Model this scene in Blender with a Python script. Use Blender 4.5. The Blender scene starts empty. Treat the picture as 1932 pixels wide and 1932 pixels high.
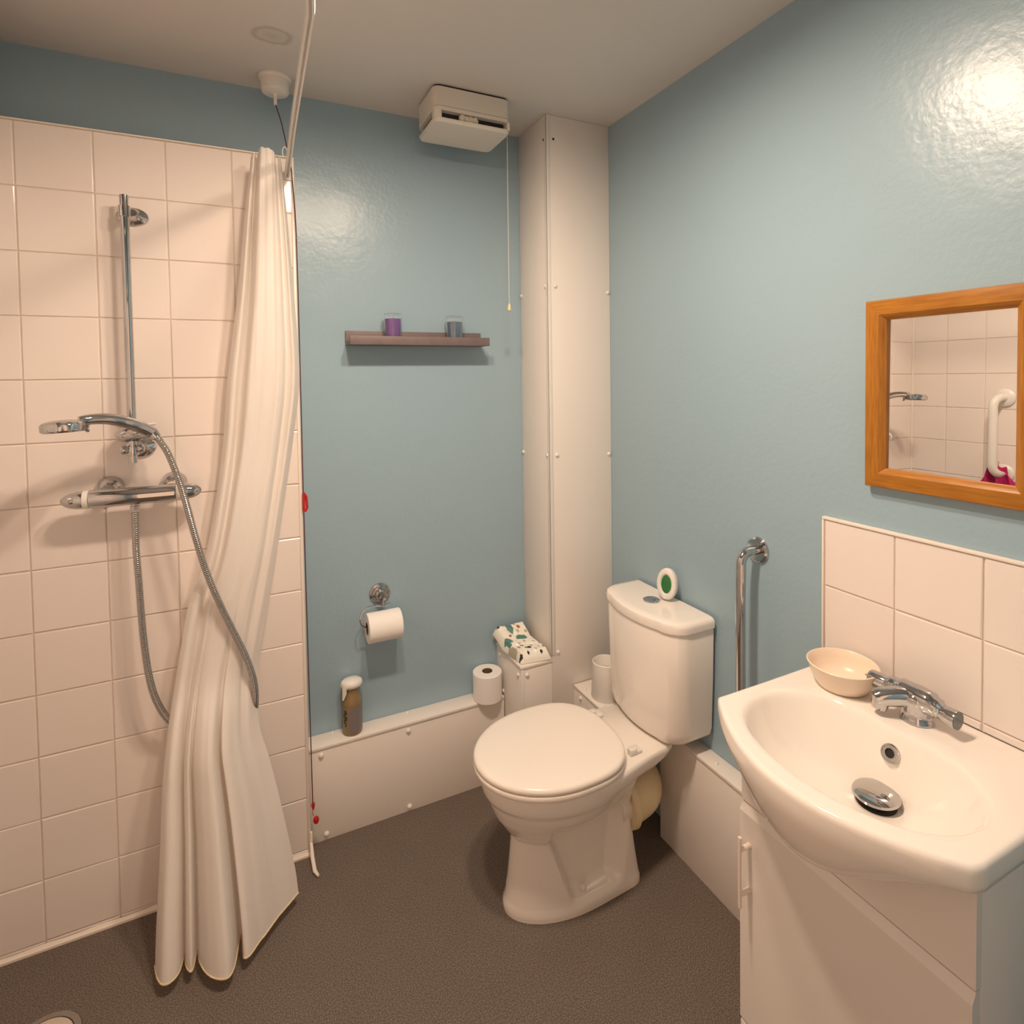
import bpy, bmesh, math, random
from mathutils import Vector, Matrix, noise
random.seed(7)
sc = bpy.context.scene
COL = sc.collection
PI = math.pi

# ------------------------------------------------------------------ camera, world, exposure
cam_d = bpy.data.cameras.new('camera')
cam = bpy.data.objects.new('camera', cam_d)
COL.objects.link(cam)
R = Vector((0.90163338, -0.43227365, -0.01402622)); U = Vector((0.02623172, 0.02228561, 0.99940745)); F = Vector((0.43170492, 0.90146705, -0.03143273))
cam.matrix_world = Matrix(((R.x, U.x, -F.x, -1.25719), (R.y, U.y, -F.y, -1.88071), (R.z, U.z, -F.z, 1.50396), (0, 0, 0, 1)))
cam_d.sensor_width = 36.0
cam_d.lens = 1079.66 / 1932 * 36
cam_d.shift_x = 0.0
cam_d.shift_y = (743.6 - 966) / 1932
cam_d.clip_start = 0.02
sc.camera = cam
world = bpy.data.worlds.new('world'); sc.world = world
world.use_nodes = True
world.node_tree.nodes['Background'].inputs[0].default_value = (0.02, 0.02, 0.02, 1)
world.node_tree.nodes['Background'].inputs[1].default_value = 0.3
sc.view_settings.view_transform = 'Standard'
sc.view_settings.look = 'None'
sc.view_settings.gamma = 1
sc.view_settings.use_curve_mapping = False
sc.view_settings.exposure = 0.14
LAMP_POS = (-0.90, -0.95)
LAMP_X = (-1.03, -0.77)
LAMP_STRENGTH = 360.0
LAMP_COLOR = (1.0, 0.77, 0.58, 1)
# added fill light in an assumed doorway behind the camera, lifts the low surfaces
fill_d = bpy.data.lights.new('fill_light', 'AREA'); fill_d.shape = 'RECTANGLE'; fill_d.size = 0.74; fill_d.size_y = 1.9; fill_d.energy = 5.5; fill_d.color = (1.0, 0.60, 0.38)
fill_ob = bpy.data.objects.new('fill_light', fill_d); COL.objects.link(fill_ob); fill_ob.location = (-1.37, -2.12, 1.0); fill_ob.rotation_euler = (math.radians(90), 0, 0)

# ------------------------------------------------------------------ dimensions
D = 0.1034        # painted back wall
ZC = 2.4166       # ceiling
XL = -1.923       # left wall
YF = -2.06        # wall behind the camera
XT = -1.0885      # right edge of the shower tiling
CXB, CYB = -0.2645, -0.1115   # tall pipe boxing

# ------------------------------------------------------------------ materials
def mat(name, color, rough=0.5, metal=0.0, spec=0.5, noise_amt=0.0, noise_scale=8.0, bump=0.0, bump_scale=60.0, bump_dist=0.002, coat=0.0, trans=0.0, extra=None):
    m = bpy.data.materials.new(name); m.use_nodes = True
    nt = m.node_tree; b = nt.nodes['Principled BSDF']
    b.inputs['Base Color'].default_value = (*color, 1)
    b.inputs['Roughness'].default_value = rough
    b.inputs['Metallic'].default_value = metal
    b.inputs['Specular IOR Level'].default_value = spec
    b.inputs['Coat Weight'].default_value = coat
    b.inputs['Transmission Weight'].default_value = trans
    tc = nt.nodes.new('ShaderNodeNewGeometry')
    if noise_amt:
        n = nt.nodes.new('ShaderNodeTexNoise'); n.inputs['Scale'].default_value = noise_scale; n.inputs['Detail'].default_value = 4
        nt.links.new(tc.outputs['Position'], n.inputs['Vector'])
        mx = nt.nodes.new('ShaderNodeMix'); mx.data_type = 'RGBA'
        mx.inputs['A'].default_value = (*[c * (1 - noise_amt) for c in color], 1)
        mx.inputs['B'].default_value = (*[min(1, c * (1 + noise_amt)) for c in color], 1)
        nt.links.new(n.outputs['Fac'], mx.inputs['Factor'])
        nt.links.new(mx.outputs['Result'], b.inputs['Base Color'])
    if bump:
        n = nt.nodes.new('ShaderNodeTexNoise'); n.inputs['Scale'].default_value = bump_scale; n.inputs['Detail'].default_value = 3
        nt.links.new(tc.outputs['Position'], n.inputs['Vector'])
        bp = nt.nodes.new('ShaderNodeBump'); bp.inputs['Strength'].default_value = bump; bp.inputs['Distance'].default_value = bump_dist
        nt.links.new(n.outputs['Fac'], bp.inputs['Height'])
        nt.links.new(bp.outputs['Normal'], b.inputs['Normal'])
    if extra: extra(nt, b, tc)
    return m

def speckle(nt, b, tc):
    n = nt.nodes.new('ShaderNodeTexNoise'); n.inputs['Scale'].default_value = 330; n.inputs['Detail'].default_value = 1.5
    n2 = nt.nodes.new('ShaderNodeTexNoise'); n2.inputs['Scale'].default_value = 9; n2.inputs['Detail'].default_value = 3
    cr = nt.nodes.new('ShaderNodeValToRGB')
    e = cr.color_ramp.elements
    e[0].position = 0.36; e[0].color = (0.097, 0.078, 0.065, 1)
    e[1].position = 0.66; e[1].color = (0.245, 0.20, 0.172, 1)
    c = e.new(0.5); c.color = (0.158, 0.127, 0.106, 1)
    nt.links.new(tc.outputs['Position'], n.inputs['Vector']); nt.links.new(tc.outputs['Position'], n2.inputs['Vector'])
    nt.links.new(n.outputs['Fac'], cr.inputs['Fac'])
    mx = nt.nodes.new('ShaderNodeMix'); mx.data_type = 'RGBA'; mx.blend_type = 'MULTIPLY'; mx.inputs['Factor'].default_value = 0.35
    cr2 = nt.nodes.new('ShaderNodeValToRGB'); cr2.color_ramp.elements[0].color = (0.6, 0.6, 0.6, 1)
    nt.links.new(n2.outputs['Fac'], cr2.inputs['Fac'])
    nt.links.new(cr.outputs['Color'], mx.inputs['A']); nt.links.new(cr2.outputs['Color'], mx.inputs['B'])
    nt.links.new(mx.outputs['Result'], b.inputs['Base Color'])

def stain(nt, b, tc):
    # an old brown damp ring in the ceiling paint beside the pull switch
    n = nt.nodes.new('ShaderNodeTexNoise'); n.inputs['Scale'].default_value = 22
    nt.links.new(tc.outputs['Position'], n.inputs['Vector'])
    sub = nt.nodes.new('ShaderNodeVectorMath'); sub.operation = 'SUBTRACT'; sub.inputs[1].default_value = (-1.15, -0.215, ZC)
    nt.links.new(tc.outputs['Position'], sub.inputs[0])
    mu = nt.nodes.new('ShaderNodeVectorMath'); mu.operation = 'MULTIPLY'; mu.inputs[1].default_value = (1, 1.25, 0)
    nt.links.new(sub.outputs[0], mu.inputs[0])
    ln = nt.nodes.new('ShaderNodeVectorMath'); ln.operation = 'LENGTH'; nt.links.new(mu.outputs[0], ln.inputs[0])
    ad = nt.nodes.new('ShaderNodeMath'); ad.operation = 'MULTIPLY_ADD'; ad.inputs[1].default_value = 0.03
    nt.links.new(n.outputs['Fac'], ad.inputs[0]); nt.links.new(ln.outputs['Value'], ad.inputs[2])
    cr = nt.nodes.new('ShaderNodeValToRGB'); e = cr.color_ramp.elements
    e[0].position = 0.046; e[0].color = (0.12, 0.12, 0.12, 1)
    e[1].position = 0.072; e[1].color = (0, 0, 0, 1)
    k = e.new(0.061); k.color = (0.5, 0.5, 0.5, 1)
    k = e.new(0.02); k.color = (0.3, 0.3, 0.3, 1)
    nt.links.new(ad.outputs[0], cr.inputs['Fac'])
    n3 = nt.nodes.new('ShaderNodeTexNoise'); n3.inputs['Scale'].default_value = 2.2; n3.inputs['Detail'].default_value = 5
    nt.links.new(tc.outputs['Position'], n3.inputs['Vector'])
    base = nt.nodes.new('ShaderNodeMix'); base.data_type = 'RGBA'
    base.inputs['A'].default_value = (0.66, 0.63, 0.59, 1); base.inputs['B'].default_value = (0.74, 0.72, 0.69, 1)
    nt.links.new(n3.outputs['Fac'], base.inputs['Factor'])
    mx = nt.nodes.new('ShaderNodeMix'); mx.data_type = 'RGBA'
    mx.inputs['B'].default_value = (0.33, 0.27, 0.20, 1)
    nt.links.new(cr.outputs['Color'], mx.inputs['Factor']); nt.links.new(base.outputs['Result'], mx.inputs['A'])
    nt.links.new(mx.outputs['Result'], b.inputs['Base Color'])

def wall_bump(nt, b, tc):
    n = nt.nodes.new('ShaderNodeTexNoise'); n.inputs['Scale'].default_value = 75; n.inputs['Detail'].default_value = 2
    n2 = nt.nodes.new('ShaderNodeTexNoise'); n2.inputs['Scale'].default_value = 9; n2.inputs['Detail'].default_value = 3
    for q in (n, n2): nt.links.new(tc.outputs['Position'], q.inputs['Vector'])
    b1 = nt.nodes.new('ShaderNodeBump'); b1.inputs['Strength'].default_value = 0.35; b1.inputs['Distance'].default_value = 0.0016
    b2 = nt.nodes.new('ShaderNodeBump'); b2.inputs['Strength'].default_value = 0.5; b2.inputs['Distance'].default_value = 0.004
    nt.links.new(n.outputs['Fac'], b1.inputs['Height']); nt.links.new(n2.outputs['Fac'], b2.inputs['Height'])
    nt.links.new(b2.outputs['Normal'], b1.inputs['Normal']); nt.links.new(b1.outputs['Normal'], b.inputs['Normal'])

def wood(nt, b, tc, scale):
    mp = nt.nodes.new('ShaderNodeMapping'); mp.inputs['Scale'].default_value = scale
    nt.links.new(tc.outputs['Position'], mp.inputs['Vector'])
    n = nt.nodes.new('ShaderNodeTexNoise'); n.inputs['Scale'].default_value = 3; n.inputs['Detail'].default_value = 6
    nt.links.new(mp.outputs['Vector'], n.inputs['Vector'])
    cr = nt.nodes.new('ShaderNodeValToRGB'); e = cr.color_ramp.elements
    e[0].position = 0.25; e[0].color = (0.30, 0.105, 0.008, 1)
    e[1].position = 0.75; e[1].color = (0.47, 0.195, 0.020, 1)
    nt.links.new(n.outputs['Fac'], cr.inputs['Fac']); nt.links.new(cr.outputs['Color'], b.inputs['Base Color'])

M = {}
M['wall'] = mat('blue_satin_paint', (0.322, 0.458, 0.545), 0.30, spec=0.5, extra=wall_bump)
M['ceiling'] = mat('ceiling_paint', (0.7, 0.68, 0.64), 0.75, bump=0.3, bump_scale=40, extra=stain)
M['floor'] = mat('speckled_vinyl', (0.14, 0.12, 0.11), 0.66, spec=0.3, bump=0.06, bump_scale=420, bump_dist=0.0003, extra=speckle)
M['tile'] = mat('glazed_white_tile', (0.85, 0.775, 0.73), 0.16, spec=0.5, bump=0.12, bump_scale=5, bump_dist=0.006)
M['grout'] = mat('grout', (0.76, 0.66, 0.57), 0.85, noise_amt=0.2, noise_scale=15)
M['boxing'] = mat('white_gloss_board', (0.85, 0.80, 0.75), 0.32, bump=0.12, bump_scale=30)
M['plastic'] = mat('white_plastic', (0.82, 0.79, 0.75), 0.35)
M['cream'] = mat('cream_plastic', (0.78, 0.66, 0.42), 0.38)
M['china'] = mat('white_china', (0.90, 0.84, 0.78), 0.09, spec=0.5, coat=0.3)
M['seatp'] = mat('seat_plastic', (0.92, 0.85, 0.78), 0.16)
M['chrome'] = mat('chrome', (0.56, 0.56, 0.57), 0.06, metal=1.0)
M['chrome_dull'] = mat('dull_chrome', (0.47, 0.46, 0.45), 0.16, metal=1.0)
M['dark'] = mat('dark_hole', (0.012, 0.011, 0.010), 0.6)
M['shelf'] = mat('brown_grey_wood', (0.175, 0.135, 0.135), 0.5, noise_amt=0.18, noise_scale=30)
M['glass'] = mat('clear_glass', (1, 1, 1), 0.0, trans=1.0)
M['purple'] = mat('purple_wax', (0.26, 0.115, 0.44), 0.4)
M['bluewax'] = mat('slate_blue_wax', (0.17, 0.26, 0.37), 0.4)
M['paper'] = mat('toilet_paper', (0.90, 0.87, 0.84), 0.9, bump=0.2, bump_scale=180, bump_dist=0.001)
M['card'] = mat('cardboard_core', (0.20, 0.12, 0.07), 0.9)
M['wood'] = mat('orange_pine', (0.45, 0.16, 0.02), 0.33, extra=lambda *a: wood(*a, (70, 6, 70)))
M['wood_upright'] = mat('orange_pine_upright', (0.45, 0.16, 0.02), 0.33, extra=lambda *a: wood(*a, (70, 70, 6)))
M['mirror'] = mat('mirror_silver', (0.93, 0.93, 0.92), 0.0, metal=1.0)
M['red'] = mat('red_plastic', (0.50, 0.015, 0.012), 0.3)
M['redcord'] = mat('dark_red_cord', (0.10, 0.018, 0.018), 0.7)
M['string'] = mat('pale_cord', (0.62, 0.62, 0.55), 0.7)
M['acorn'] = mat('cream_acorn', (0.75, 0.66, 0.38), 0.4)
M['green'] = mat('green_gel', (0.025, 0.17, 0.045), 0.3)
M['pink'] = mat('pink_mesh_cloth', (0.86, 0.05, 0.27), 0.7, noise_amt=0.35, noise_scale=60, bump=0.6, bump_scale=120)
M['bottle'] = mat('olive_brown_bottle', (0.26, 0.18, 0.085), 0.14)
M['label'] = mat('mauve_grey_label', (0.22, 0.19, 0.19), 0.4)
M['labelbrown'] = mat('brown_label', (0.27, 0.20, 0.115), 0.4)
M['leaf'] = mat('dark_green_print', (0.03, 0.045, 0.02), 0.5)
M['dust'] = mat('grey_dust', (0.66, 0.60, 0.52), 0.95, bump=0.8, bump_scale=200)
M['fan'] = mat('cream_fan_plastic', (0.76, 0.71, 0.63), 0.4)
M['bowl'] = mat('cream_bowl', (0.88, 0.74, 0.60), 0.3)
M['trim'] = mat('cream_trim', (0.87, 0.79, 0.71), 0.35)
M['handlew'] = mat('pinkish_white_handle', (0.84, 0.72, 0.66), 0.35)
M['packwhite'] = mat('packet_white', (0.90, 0.88, 0.80), 0.3, bump=0.3, bump_scale=70, bump_dist=0.003)
M['packteal'] = mat('packet_teal', (0.10, 0.24, 0.21), 0.3)
M['packcoral'] = mat('packet_coral', (0.55, 0.14, 0.09), 0.3)
M['packblack'] = mat('packet_black', (0.03, 0.025, 0.03), 0.3)
M['packgrey'] = mat('packet_grey', (0.48, 0.44, 0.34), 0.3)
M['dark_grey_cap'] = mat('smoky_chrome', (0.16, 0.19, 0.20), 0.25, metal=0.6)
M['drain'] = mat('white_drain', (0.62, 0.52, 0.42), 0.5)

def curtain_mat():
    m = bpy.data.materials.new('white_polyester'); m.use_nodes = True
    nt = m.node_tree; out = nt.nodes['Material Output']; b = nt.nodes['Principled BSDF']
    b.inputs['Base Color'].default_value = (0.95, 0.91, 0.875, 1); b.inputs['Roughness'].default_value = 0.42; b.inputs['Specular IOR Level'].default_value = 0.35
    t = nt.nodes.new('ShaderNodeBsdfTranslucent'); t.inputs['Color'].default_value = (0.95, 0.89, 0.80, 1)
    mx = nt.nodes.new('ShaderNodeMixShader'); mx.inputs[0].default_value = 0.28
    g = nt.nodes.new('ShaderNodeNewGeometry')
    n = nt.nodes.new('ShaderNodeTexNoise'); n.inputs['Scale'].default_value = 26; n.inputs['Detail'].default_value = 4; n.inputs['Distortion'].default_value = 1.2
    bp = nt.nodes.new('ShaderNodeBump'); bp.inputs['Strength'].default_value = 0.16; bp.inputs['Distance'].default_value = 0.004
    nt.links.new(g.outputs['Position'], n.inputs['Vector']); nt.links.new(n.outputs['Fac'], bp.inputs['Height']); nt.links.new(bp.outputs['Normal'], b.inputs['Normal'])
    nt.links.new(b.outputs[0], mx.inputs[1]); nt.links.new(t.outputs[0], mx.inputs[2]); nt.links.new(mx.outputs[0], out.inputs['Surface'])
    return m
M['curtain'] = curtain_mat()
M['hem'] = mat('yellowed_hem', (0.80, 0.64, 0.38), 0.5)

def lamp_mat():
    m = bpy.data.materials.new('lit_opal_glass'); m.use_nodes = True
    nt = m.node_tree; nt.nodes.remove(nt.nodes['Principled BSDF'])
    e = nt.nodes.new('ShaderNodeEmission'); e.inputs[0].default_value = LAMP_COLOR; e.inputs[1].default_value = LAMP_STRENGTH
    nt.links.new(e.outputs[0], nt.nodes['Material Output'].inputs['Surface'])
    return m
M['lamp'] = lamp_mat()

# ------------------------------------------------------------------ helpers
def thing(name, label, cat, loc=(0, 0, 0), group=None):
    o = bpy.data.objects.new(name, None); COL.objects.link(o); o.location = loc
    o.empty_display_size = 0.05
    o['label'] = label; o['category'] = cat
    if group: o['group'] = group
    return o

def tag(o, label, cat, group=None):
    o['label'] = label; o['category'] = cat
    if group: o['group'] = group
    return o

def obj(name, bm, mats, parent=None, angle=35, loc=None, label=None, subsurf=0):
    """one mesh object; coordinates in bm are room coordinates."""
    me = bpy.data.meshes.new(name)
    off = Vector((0, 0, 0))
    if parent is not None:
        p = parent
        while p is not None: off += p.location; p = p.parent
    elif loc is not None: off = Vector(loc)
    if off.length: bmesh.ops.translate(bm, verts=bm.verts, vec=-off)
    bmesh.ops.recalc_face_normals(bm, faces=bm.faces)
    bm.to_mesh(me); bm.free()
    if not isinstance(mats, (list, tuple)): mats = [mats]
    for m in mats: me.materials.append(M[m] if isinstance(m, str) else m)
    if angle:
        me.polygons.foreach_set('use_smooth', [True] * len(me.polygons))
        me.set_sharp_from_angle(angle=math.radians(angle))
    o = bpy.data.objects.new(name, me); COL.objects.link(o)
    if parent is not None: o.parent = parent
    elif loc is not None: o.location = loc
    if label: o['label'] = label
    if subsurf:
        s = o.modifiers.new('subsurf', 'SUBSURF'); s.levels = subsurf; s.render_levels = subsurf
    return o

def struct(name, bm, mats, parent=None, angle=0):
    o = obj(name, bm, mats, parent, angle)
    o['kind'] = 'structure'
    return o

def NB(): return bmesh.new()

def box(bm, x0, x1, y0, y1, z0, z1, bev=0.0, seg=2, mi=0):
    vs = [bm.verts.new((x, y, z)) for x in (x0, x1) for y in (y0, y1) for z in (z0, z1)]
    idx = ((0, 1, 3, 2), (4, 6, 7, 5), (0, 4, 5, 1), (2, 3, 7, 6), (0, 2, 6, 4), (1, 5, 7, 3))
    fs = [bm.faces.new([vs[i] for i in f]) for f in idx]
    for f in fs: f.material_index = mi
    if bev:
        es = list({e for f in fs for e in f.edges})
        r = bmesh.ops.bevel(bm, geom=es, offset=bev, segments=seg, profile=0.5, affect='EDGES')
        for f in r['faces']: f.material_index = mi
    return fs

def ring(bm, pts): return [bm.verts.new(p) for p in pts]

def bridge(bm, a, b, closed=True, mi=0):
    n = len(a)
    for i in range(n if closed else n - 1):
        j = (i + 1) % n
        f = bm.faces.new((a[i], a[j], b[j], b[i])); f.material_index = mi

def loft(bm, rings, cap0=True, cap1=True, closed=True, mi=0):
    rs = [ring(bm, r) for r in rings]
    for a, b in zip(rs, rs[1:]): bridge(bm, a, b, closed, mi)
    if cap0:
        f = bm.faces.new(list(reversed(rs[0]))); f.material_index = mi
    if cap1:
        f = bm.faces.new(rs[-1]); f.material_index = mi
    return rs

def frame_of(d):
    d = Vector(d).normalized()
    a = Vector((0, 0, 1)) if abs(d.z) < 0.9 else Vector((1, 0, 0))
    u = d.cross(a).normalized(); v = d.cross(u).normalized()
    return d, u, v

def lathe(bm, prof, center=(0, 0, 0), axis=(0, 0, 1), seg=32, sx=1.0, sy=1.0, mi=0, cap0=True, cap1=True):
    """prof: (radius, height along axis)"""
    d, u, v = frame_of(axis); c = Vector(center)
    rings = []
    for r, h in prof:
        r = max(r, 1e-5)
        rings.append([c + d * h + u * (r * sx * math.cos(2 * PI * k / seg)) + v * (r * sy * math.sin(2 * PI * k / seg)) for k in range(seg)])
    return loft(bm, rings, cap0, cap1, mi=mi)

def smooth_path(pts, n=6):
    P = [Vector(p) for p in pts]
    P = [P[0] * 2 - P[1]] + P + [P[-1] * 2 - P[-2]]
    out = []
    for i in range(1, len(P) - 2):
        for k in range(n):
            t = k / n
            a, b, c, d = P[i - 1], P[i], P[i + 1], P[i + 2]
            out.append(0.5 * ((2 * b) + (c - a) * t + (2 * a - 5 * b + 4 * c - d) * t * t + (3 * b - a - 3 * c + d) * t ** 3))
    out.append(P[-2])
    return out

def tube(bm, pts, r, seg=12, cap=True, sx=1.0, mi=0, up=None):
    """sweep a circle along pts; r a number or list"""
    P = [Vector(p) for p in pts]
    n = len(P)
    rr = r if isinstance(r, (list, tuple)) else [r] * n
    T = []
    for i in range(n):
        a = P[max(0, i - 1)]; b = P[min(n - 1, i + 1)]
        T.append((b - a).normalized())
    d, u, v = frame_of(T[0])
    if up is not None:
        u = (Vector(up) - T[0] * T[0].dot(Vector(up))).normalized(); v = T[0].cross(u)
    rings = []
    for i in range(n):
        t = T[i]
        u = (u - t * u.dot(t)).normalized(); v = t.cross(u)
        rings.append([P[i] + u * (rr[i] * sx * math.cos(2 * PI * k / seg)) + v * (rr[i] * math.sin(2 * PI * k / seg)) for k in range(seg)])
    return loft(bm, rings, cap, cap, mi=mi)

def sphere(bm, c, r, sx=1, sy=1, sz=1, seg=16, mi=0):
    n = seg // 2
    prof = [(r * math.sin(PI * k / n), -r * math.cos(PI * k / n)) for k in range(n + 1)]
    c = Vector(c); rings = []
    for pr, h in prof:
        pr = max(pr, 1e-5)
        rings.append([c + Vector((pr * math.cos(2 * PI * k / seg) * sx, pr * math.sin(2 * PI * k / seg) * sy, h * sz)) for k in range(seg)])
    loft(bm, rings, mi=mi)

def lerp(a, b, t): return a + (b - a) * t
def sstep(a, b, x):
    t = min(1, max(0, (x - a) / (b - a))); return t * t * (3 - 2 * t)

def interp(tab, x):
    """piecewise smooth lookup: tab [(x, v1, v2..)] with x increasing"""
    if x <= tab[0][0]: return tab[0][1:]
    if x >= tab[-1][0]: return tab[-1][1:]
    for i in range(len(tab) - 1):
        if tab[i][0] <= x <= tab[i + 1][0]:
            a, b = tab[i], tab[i + 1]; h = b[0] - a[0]; t = (x - a[0]) / h
            out = []
            for k in range(1, len(a)):
                pa = tab[i - 1] if i else a; pb = tab[i + 2] if i + 2 < len(tab) else b
                ma = (b[k] - pa[k]) / (b[0] - pa[0]) * h; mb = (pb[k] - a[k]) / (pb[0] - a[0]) * h
                out.append((2 * t ** 3 - 3 * t * t + 1) * a[k] + (t ** 3 - 2 * t * t + t) * ma + (-2 * t ** 3 + 3 * t * t) * b[k] + (t ** 3 - t * t) * mb)
            return out

def tiles(bm, o, u, v, n, us, vs, gap=0.0026, proud=0.0034):
    """a field of bevelled tiles (mat 0) on a grout bed (mat 1)"""
    o, u, v, n = Vector(o), Vector(u), Vector(v), Vector(n)
    def pt(a, b, d): return o + u * a + v * b + n * d
    q = [bm.verts.new(pt(a, b, 0)) for a, b in ((us[0], vs[0]), (us[-1], vs[0]), (us[-1], vs[-1]), (us[0], vs[-1]))]
    bm.faces.new(q).material_index = 1
    for a0, a1 in zip(us, us[1:]):
        for b0, b1 in zip(vs, vs[1:]):
            rs = []
            jx, jy = random.uniform(-.0005, .0005), random.uniform(-.0005, .0005)
            for ins, d in ((gap / 2, -0.001), (gap / 2, proud * 0.45), (gap / 2 + 0.0008, proud * 0.8), (gap / 2 + 0.0028, proud)):
                lo, hi = (min(a0, a1) + ins, max(a0, a1) - ins); l2, h2 = (min(b0, b1) + ins, max(b0, b1) - ins)
                if hi <= lo or h2 <= l2: break
                rs.append([bm.verts.new(pt(x, y, d + (jx if x == lo else -jx) * (d > proud * .9) + (jy if y == l2 else -jy) * (d > proud * .9))) for x, y in ((lo, l2), (hi, l2), (hi, h2), (lo, h2))])
            for ra, rb in zip(rs, rs[1:]): bridge(bm, ra, rb)
            if rs: bm.faces.new(rs[-1])

# ------------------------------------------------------------------ the room
b = NB(); box(b, XL - 0.1, 0.1, YF - 0.1, D + 0.1, -0.06, 0.0); struct('floor', b, 'floor')
b = NB(); box(b, XL - 0.1, 0.1, YF - 0.1, D + 0.1, ZC, ZC + 0.06); struct('ceiling', b, 'ceiling')
b = NB(); box(b, XL - 0.1, 0.1, D, D + 0.1, 0, ZC); struct('wall_back', b, 'wall')
b = NB(); box(b, 0.0, 0.1, YF, D, 0, ZC); struct('wall_right', b, 'wall')
DX0, DX1, DH = -1.75, -0.99, 1.98
b = NB(); box(b, XL - 0.1, DX0, YF - 0.1, YF, 0, ZC); box(b, DX1, 0.1, YF - 0.1, YF, 0, ZC); box(b, DX0, DX1, YF - 0.1, YF, DH, ZC); struct('wall_front', b, 'wall')
b = NB()
for x0, x1, z0, z1 in ((DX0 - 0.05, DX0, 0, DH + 0.05), (DX1, DX1 + 0.05, 0, DH + 0.05), (DX0, DX1, DH, DH + 0.05)): box(b, x0, x1, YF, YF + 0.015, z0, z1, 0.003)
struct('trim_3', b, 'boxing')

# tiled shower wall standing a little proud of the painted wall
zt = 2.175; PZ = 0.166; PX = 0.1665
rows = [zt - j * PZ for j in range(14)] + [0.0]
cols = [XL] + [-1.7569 + i * PX for i in range(4)] + [XT]
b = NB()
box(b, XL - 0.02, XT, 0.0006, D, 0.0, zt - 0.001, mi=1)
tiles(b, (0, 0.0005, 0), (1, 0, 0), (0, 0, 1), (0, -1, 0), cols, rows)
ws = struct('wall_shower', b, ['tile', 'grout'], angle=0)
b = NB(); box(b, XT - 0.007, XT + 0.003, -0.0075, 0.03, 0.0, zt + 0.004, 0.0025); box(b, XL, XT, -0.0072, 0.02, zt, zt + 0.004, 0.0015)
struct('trim_1', b, 'trim', angle=35)
b = NB()
for k in range(24):
    x0 = lerp(XL, XT, k / 24); x1 = lerp(XL, XT, (k + 1) / 24)
    h0, h1 = 0.013 + 0.002 * math.sin(k * 1.7), 0.013 + 0.002 * math.sin((k + 1) * 1.7)
    vs = [b.verts.new(p) for p in ((x0, -0.006, h0), (x1, -0.006, h1), (x1, -0.013, 0.004), (x0, -0.013, 0.004))]
    b.faces.new(vs)
bmesh.ops.remove_doubles(b, verts=b.verts, dist=1e-5)
box(b, XL, XT, -0.014, -0.004, 0, 0.006)
struct('baseboard_shower', b, 'trim', angle=40)
# loose end of the edge strip, kicked out over the floor
b = NB()
tube(b, [(XT + 0.003, -0.010, 0.075), (XT + 0.002, -0.014, 0.045), (XT + 0.002, -0.045, 0.02), (XT + 0.004, -0.085, 0.008), (XT + 0.012, -0.105, 0.006)], [0.004, 0.005, 0.006, 0.006, 0.004], 8)
struct('trim_2', b, 'trim', angle=40)

b = NB(); tube(b, [(XL + 0.001, -0.0055, 0.0), (XL + 0.001, -0.0055, zt)], 0.005, 8); struct('trim_4', b, 'trim', angle=40)
# tiled left wall (seen in the mirror)
lc = [0.0]
while lc[-1] > YF: lc.append(max(YF, lc[-1] - PX))
b = NB()
tiles(b, (XL - 0.006, 0, 0), (0, 1, 0), (0, 0, 1), (1, 0, 0), lc, rows)
box(b, XL - 0.014, XL - 0.0065, YF, 0.0, 0, zt, mi=1)
struct('wall_left_tiling', b, ['tile', 'grout'], angle=0)

# ------------------------------------------------------------------ ceiling lamp
t = thing('ceiling_lamp', 'white ceiling bar lamp with two downward spot bulbs', 'lamp', (LAMP_POS[0], LAMP_POS[1], ZC))
b = NB(); box(b, LAMP_POS[0] - 0.22, LAMP_POS[0] + 0.22, LAMP_POS[1] - 0.04, LAMP_POS[1] + 0.04, ZC - 0.022, ZC - 0.0005, 0.004); obj('bar', b, 'plastic', t)
for x in LAMP_X:
    b = NB(); rs = lathe(b, [(0.018, -0.022), (0.04, -0.034), (0.064, -0.06), (0.066, -0.074), (0.062, -0.074), (0.060, -0.062)], (x, LAMP_POS[1], ZC), seg=32, cap1=False); sh = obj('lamp_shade', b, 'plastic', t)
    b = NB(); lathe(b, [(0.060 * math.cos(a), -0.070 - 0.006 * math.sin(a)) for a in [k * PI / 2 / 5 for k in range(6)]], (x, LAMP_POS[1], ZC), seg=24); obj('bulb', b, 'lamp', sh)

# ------------------------------------------------------------------ pipe boxing
def cap_screw(parent, p, n, r=0.0075):
    b = NB()
    lathe(b, [(r, 0), (r * 0.96, r * 0.35), (r * 0.75, r * 0.65), (r * 0.4, r * 0.85), (0, r * 0.9)], p, n, 14)
    return obj('screw_cap', b, 'plastic', parent)

t = thing('pipe_boxing', 'tall white pipe boxing from floor to ceiling in the corner', 'pipe boxing', (CXB / 2, 0, 0))
b = NB(); box(b, CXB, -0.0005, CYB, D - 0.0005, 0, ZC - 0.0005, 0.0015); obj('casing', b, 'boxing', t)
b = NB(); box(b, CXB - 0.003, CXB + 0.012, CYB - 0.003, CYB - 0.0002, 0.50, ZC - 0.001, 0.001); box(b, CXB - 0.003, CXB - 0.0002, CYB - 0.003, CYB + 0.012, 0.50, ZC - 0.001, 0.001); obj('corner_strip', b, 'plastic', t)
for z in (1.82, 1.22):
    cap_screw(t, (CXB + 0.029, CYB, z), (0, -1, 0)); cap_screw(t, (-0.011, CYB, z - 0.012), (0, -1, 0))
    cap_screw(t, (CXB, CYB + 0.008 + 0.006, z), (-1, 0, 0)); cap_screw(t, (CXB, 0.094, z - 0.01), (-1, 0, 0))
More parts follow.
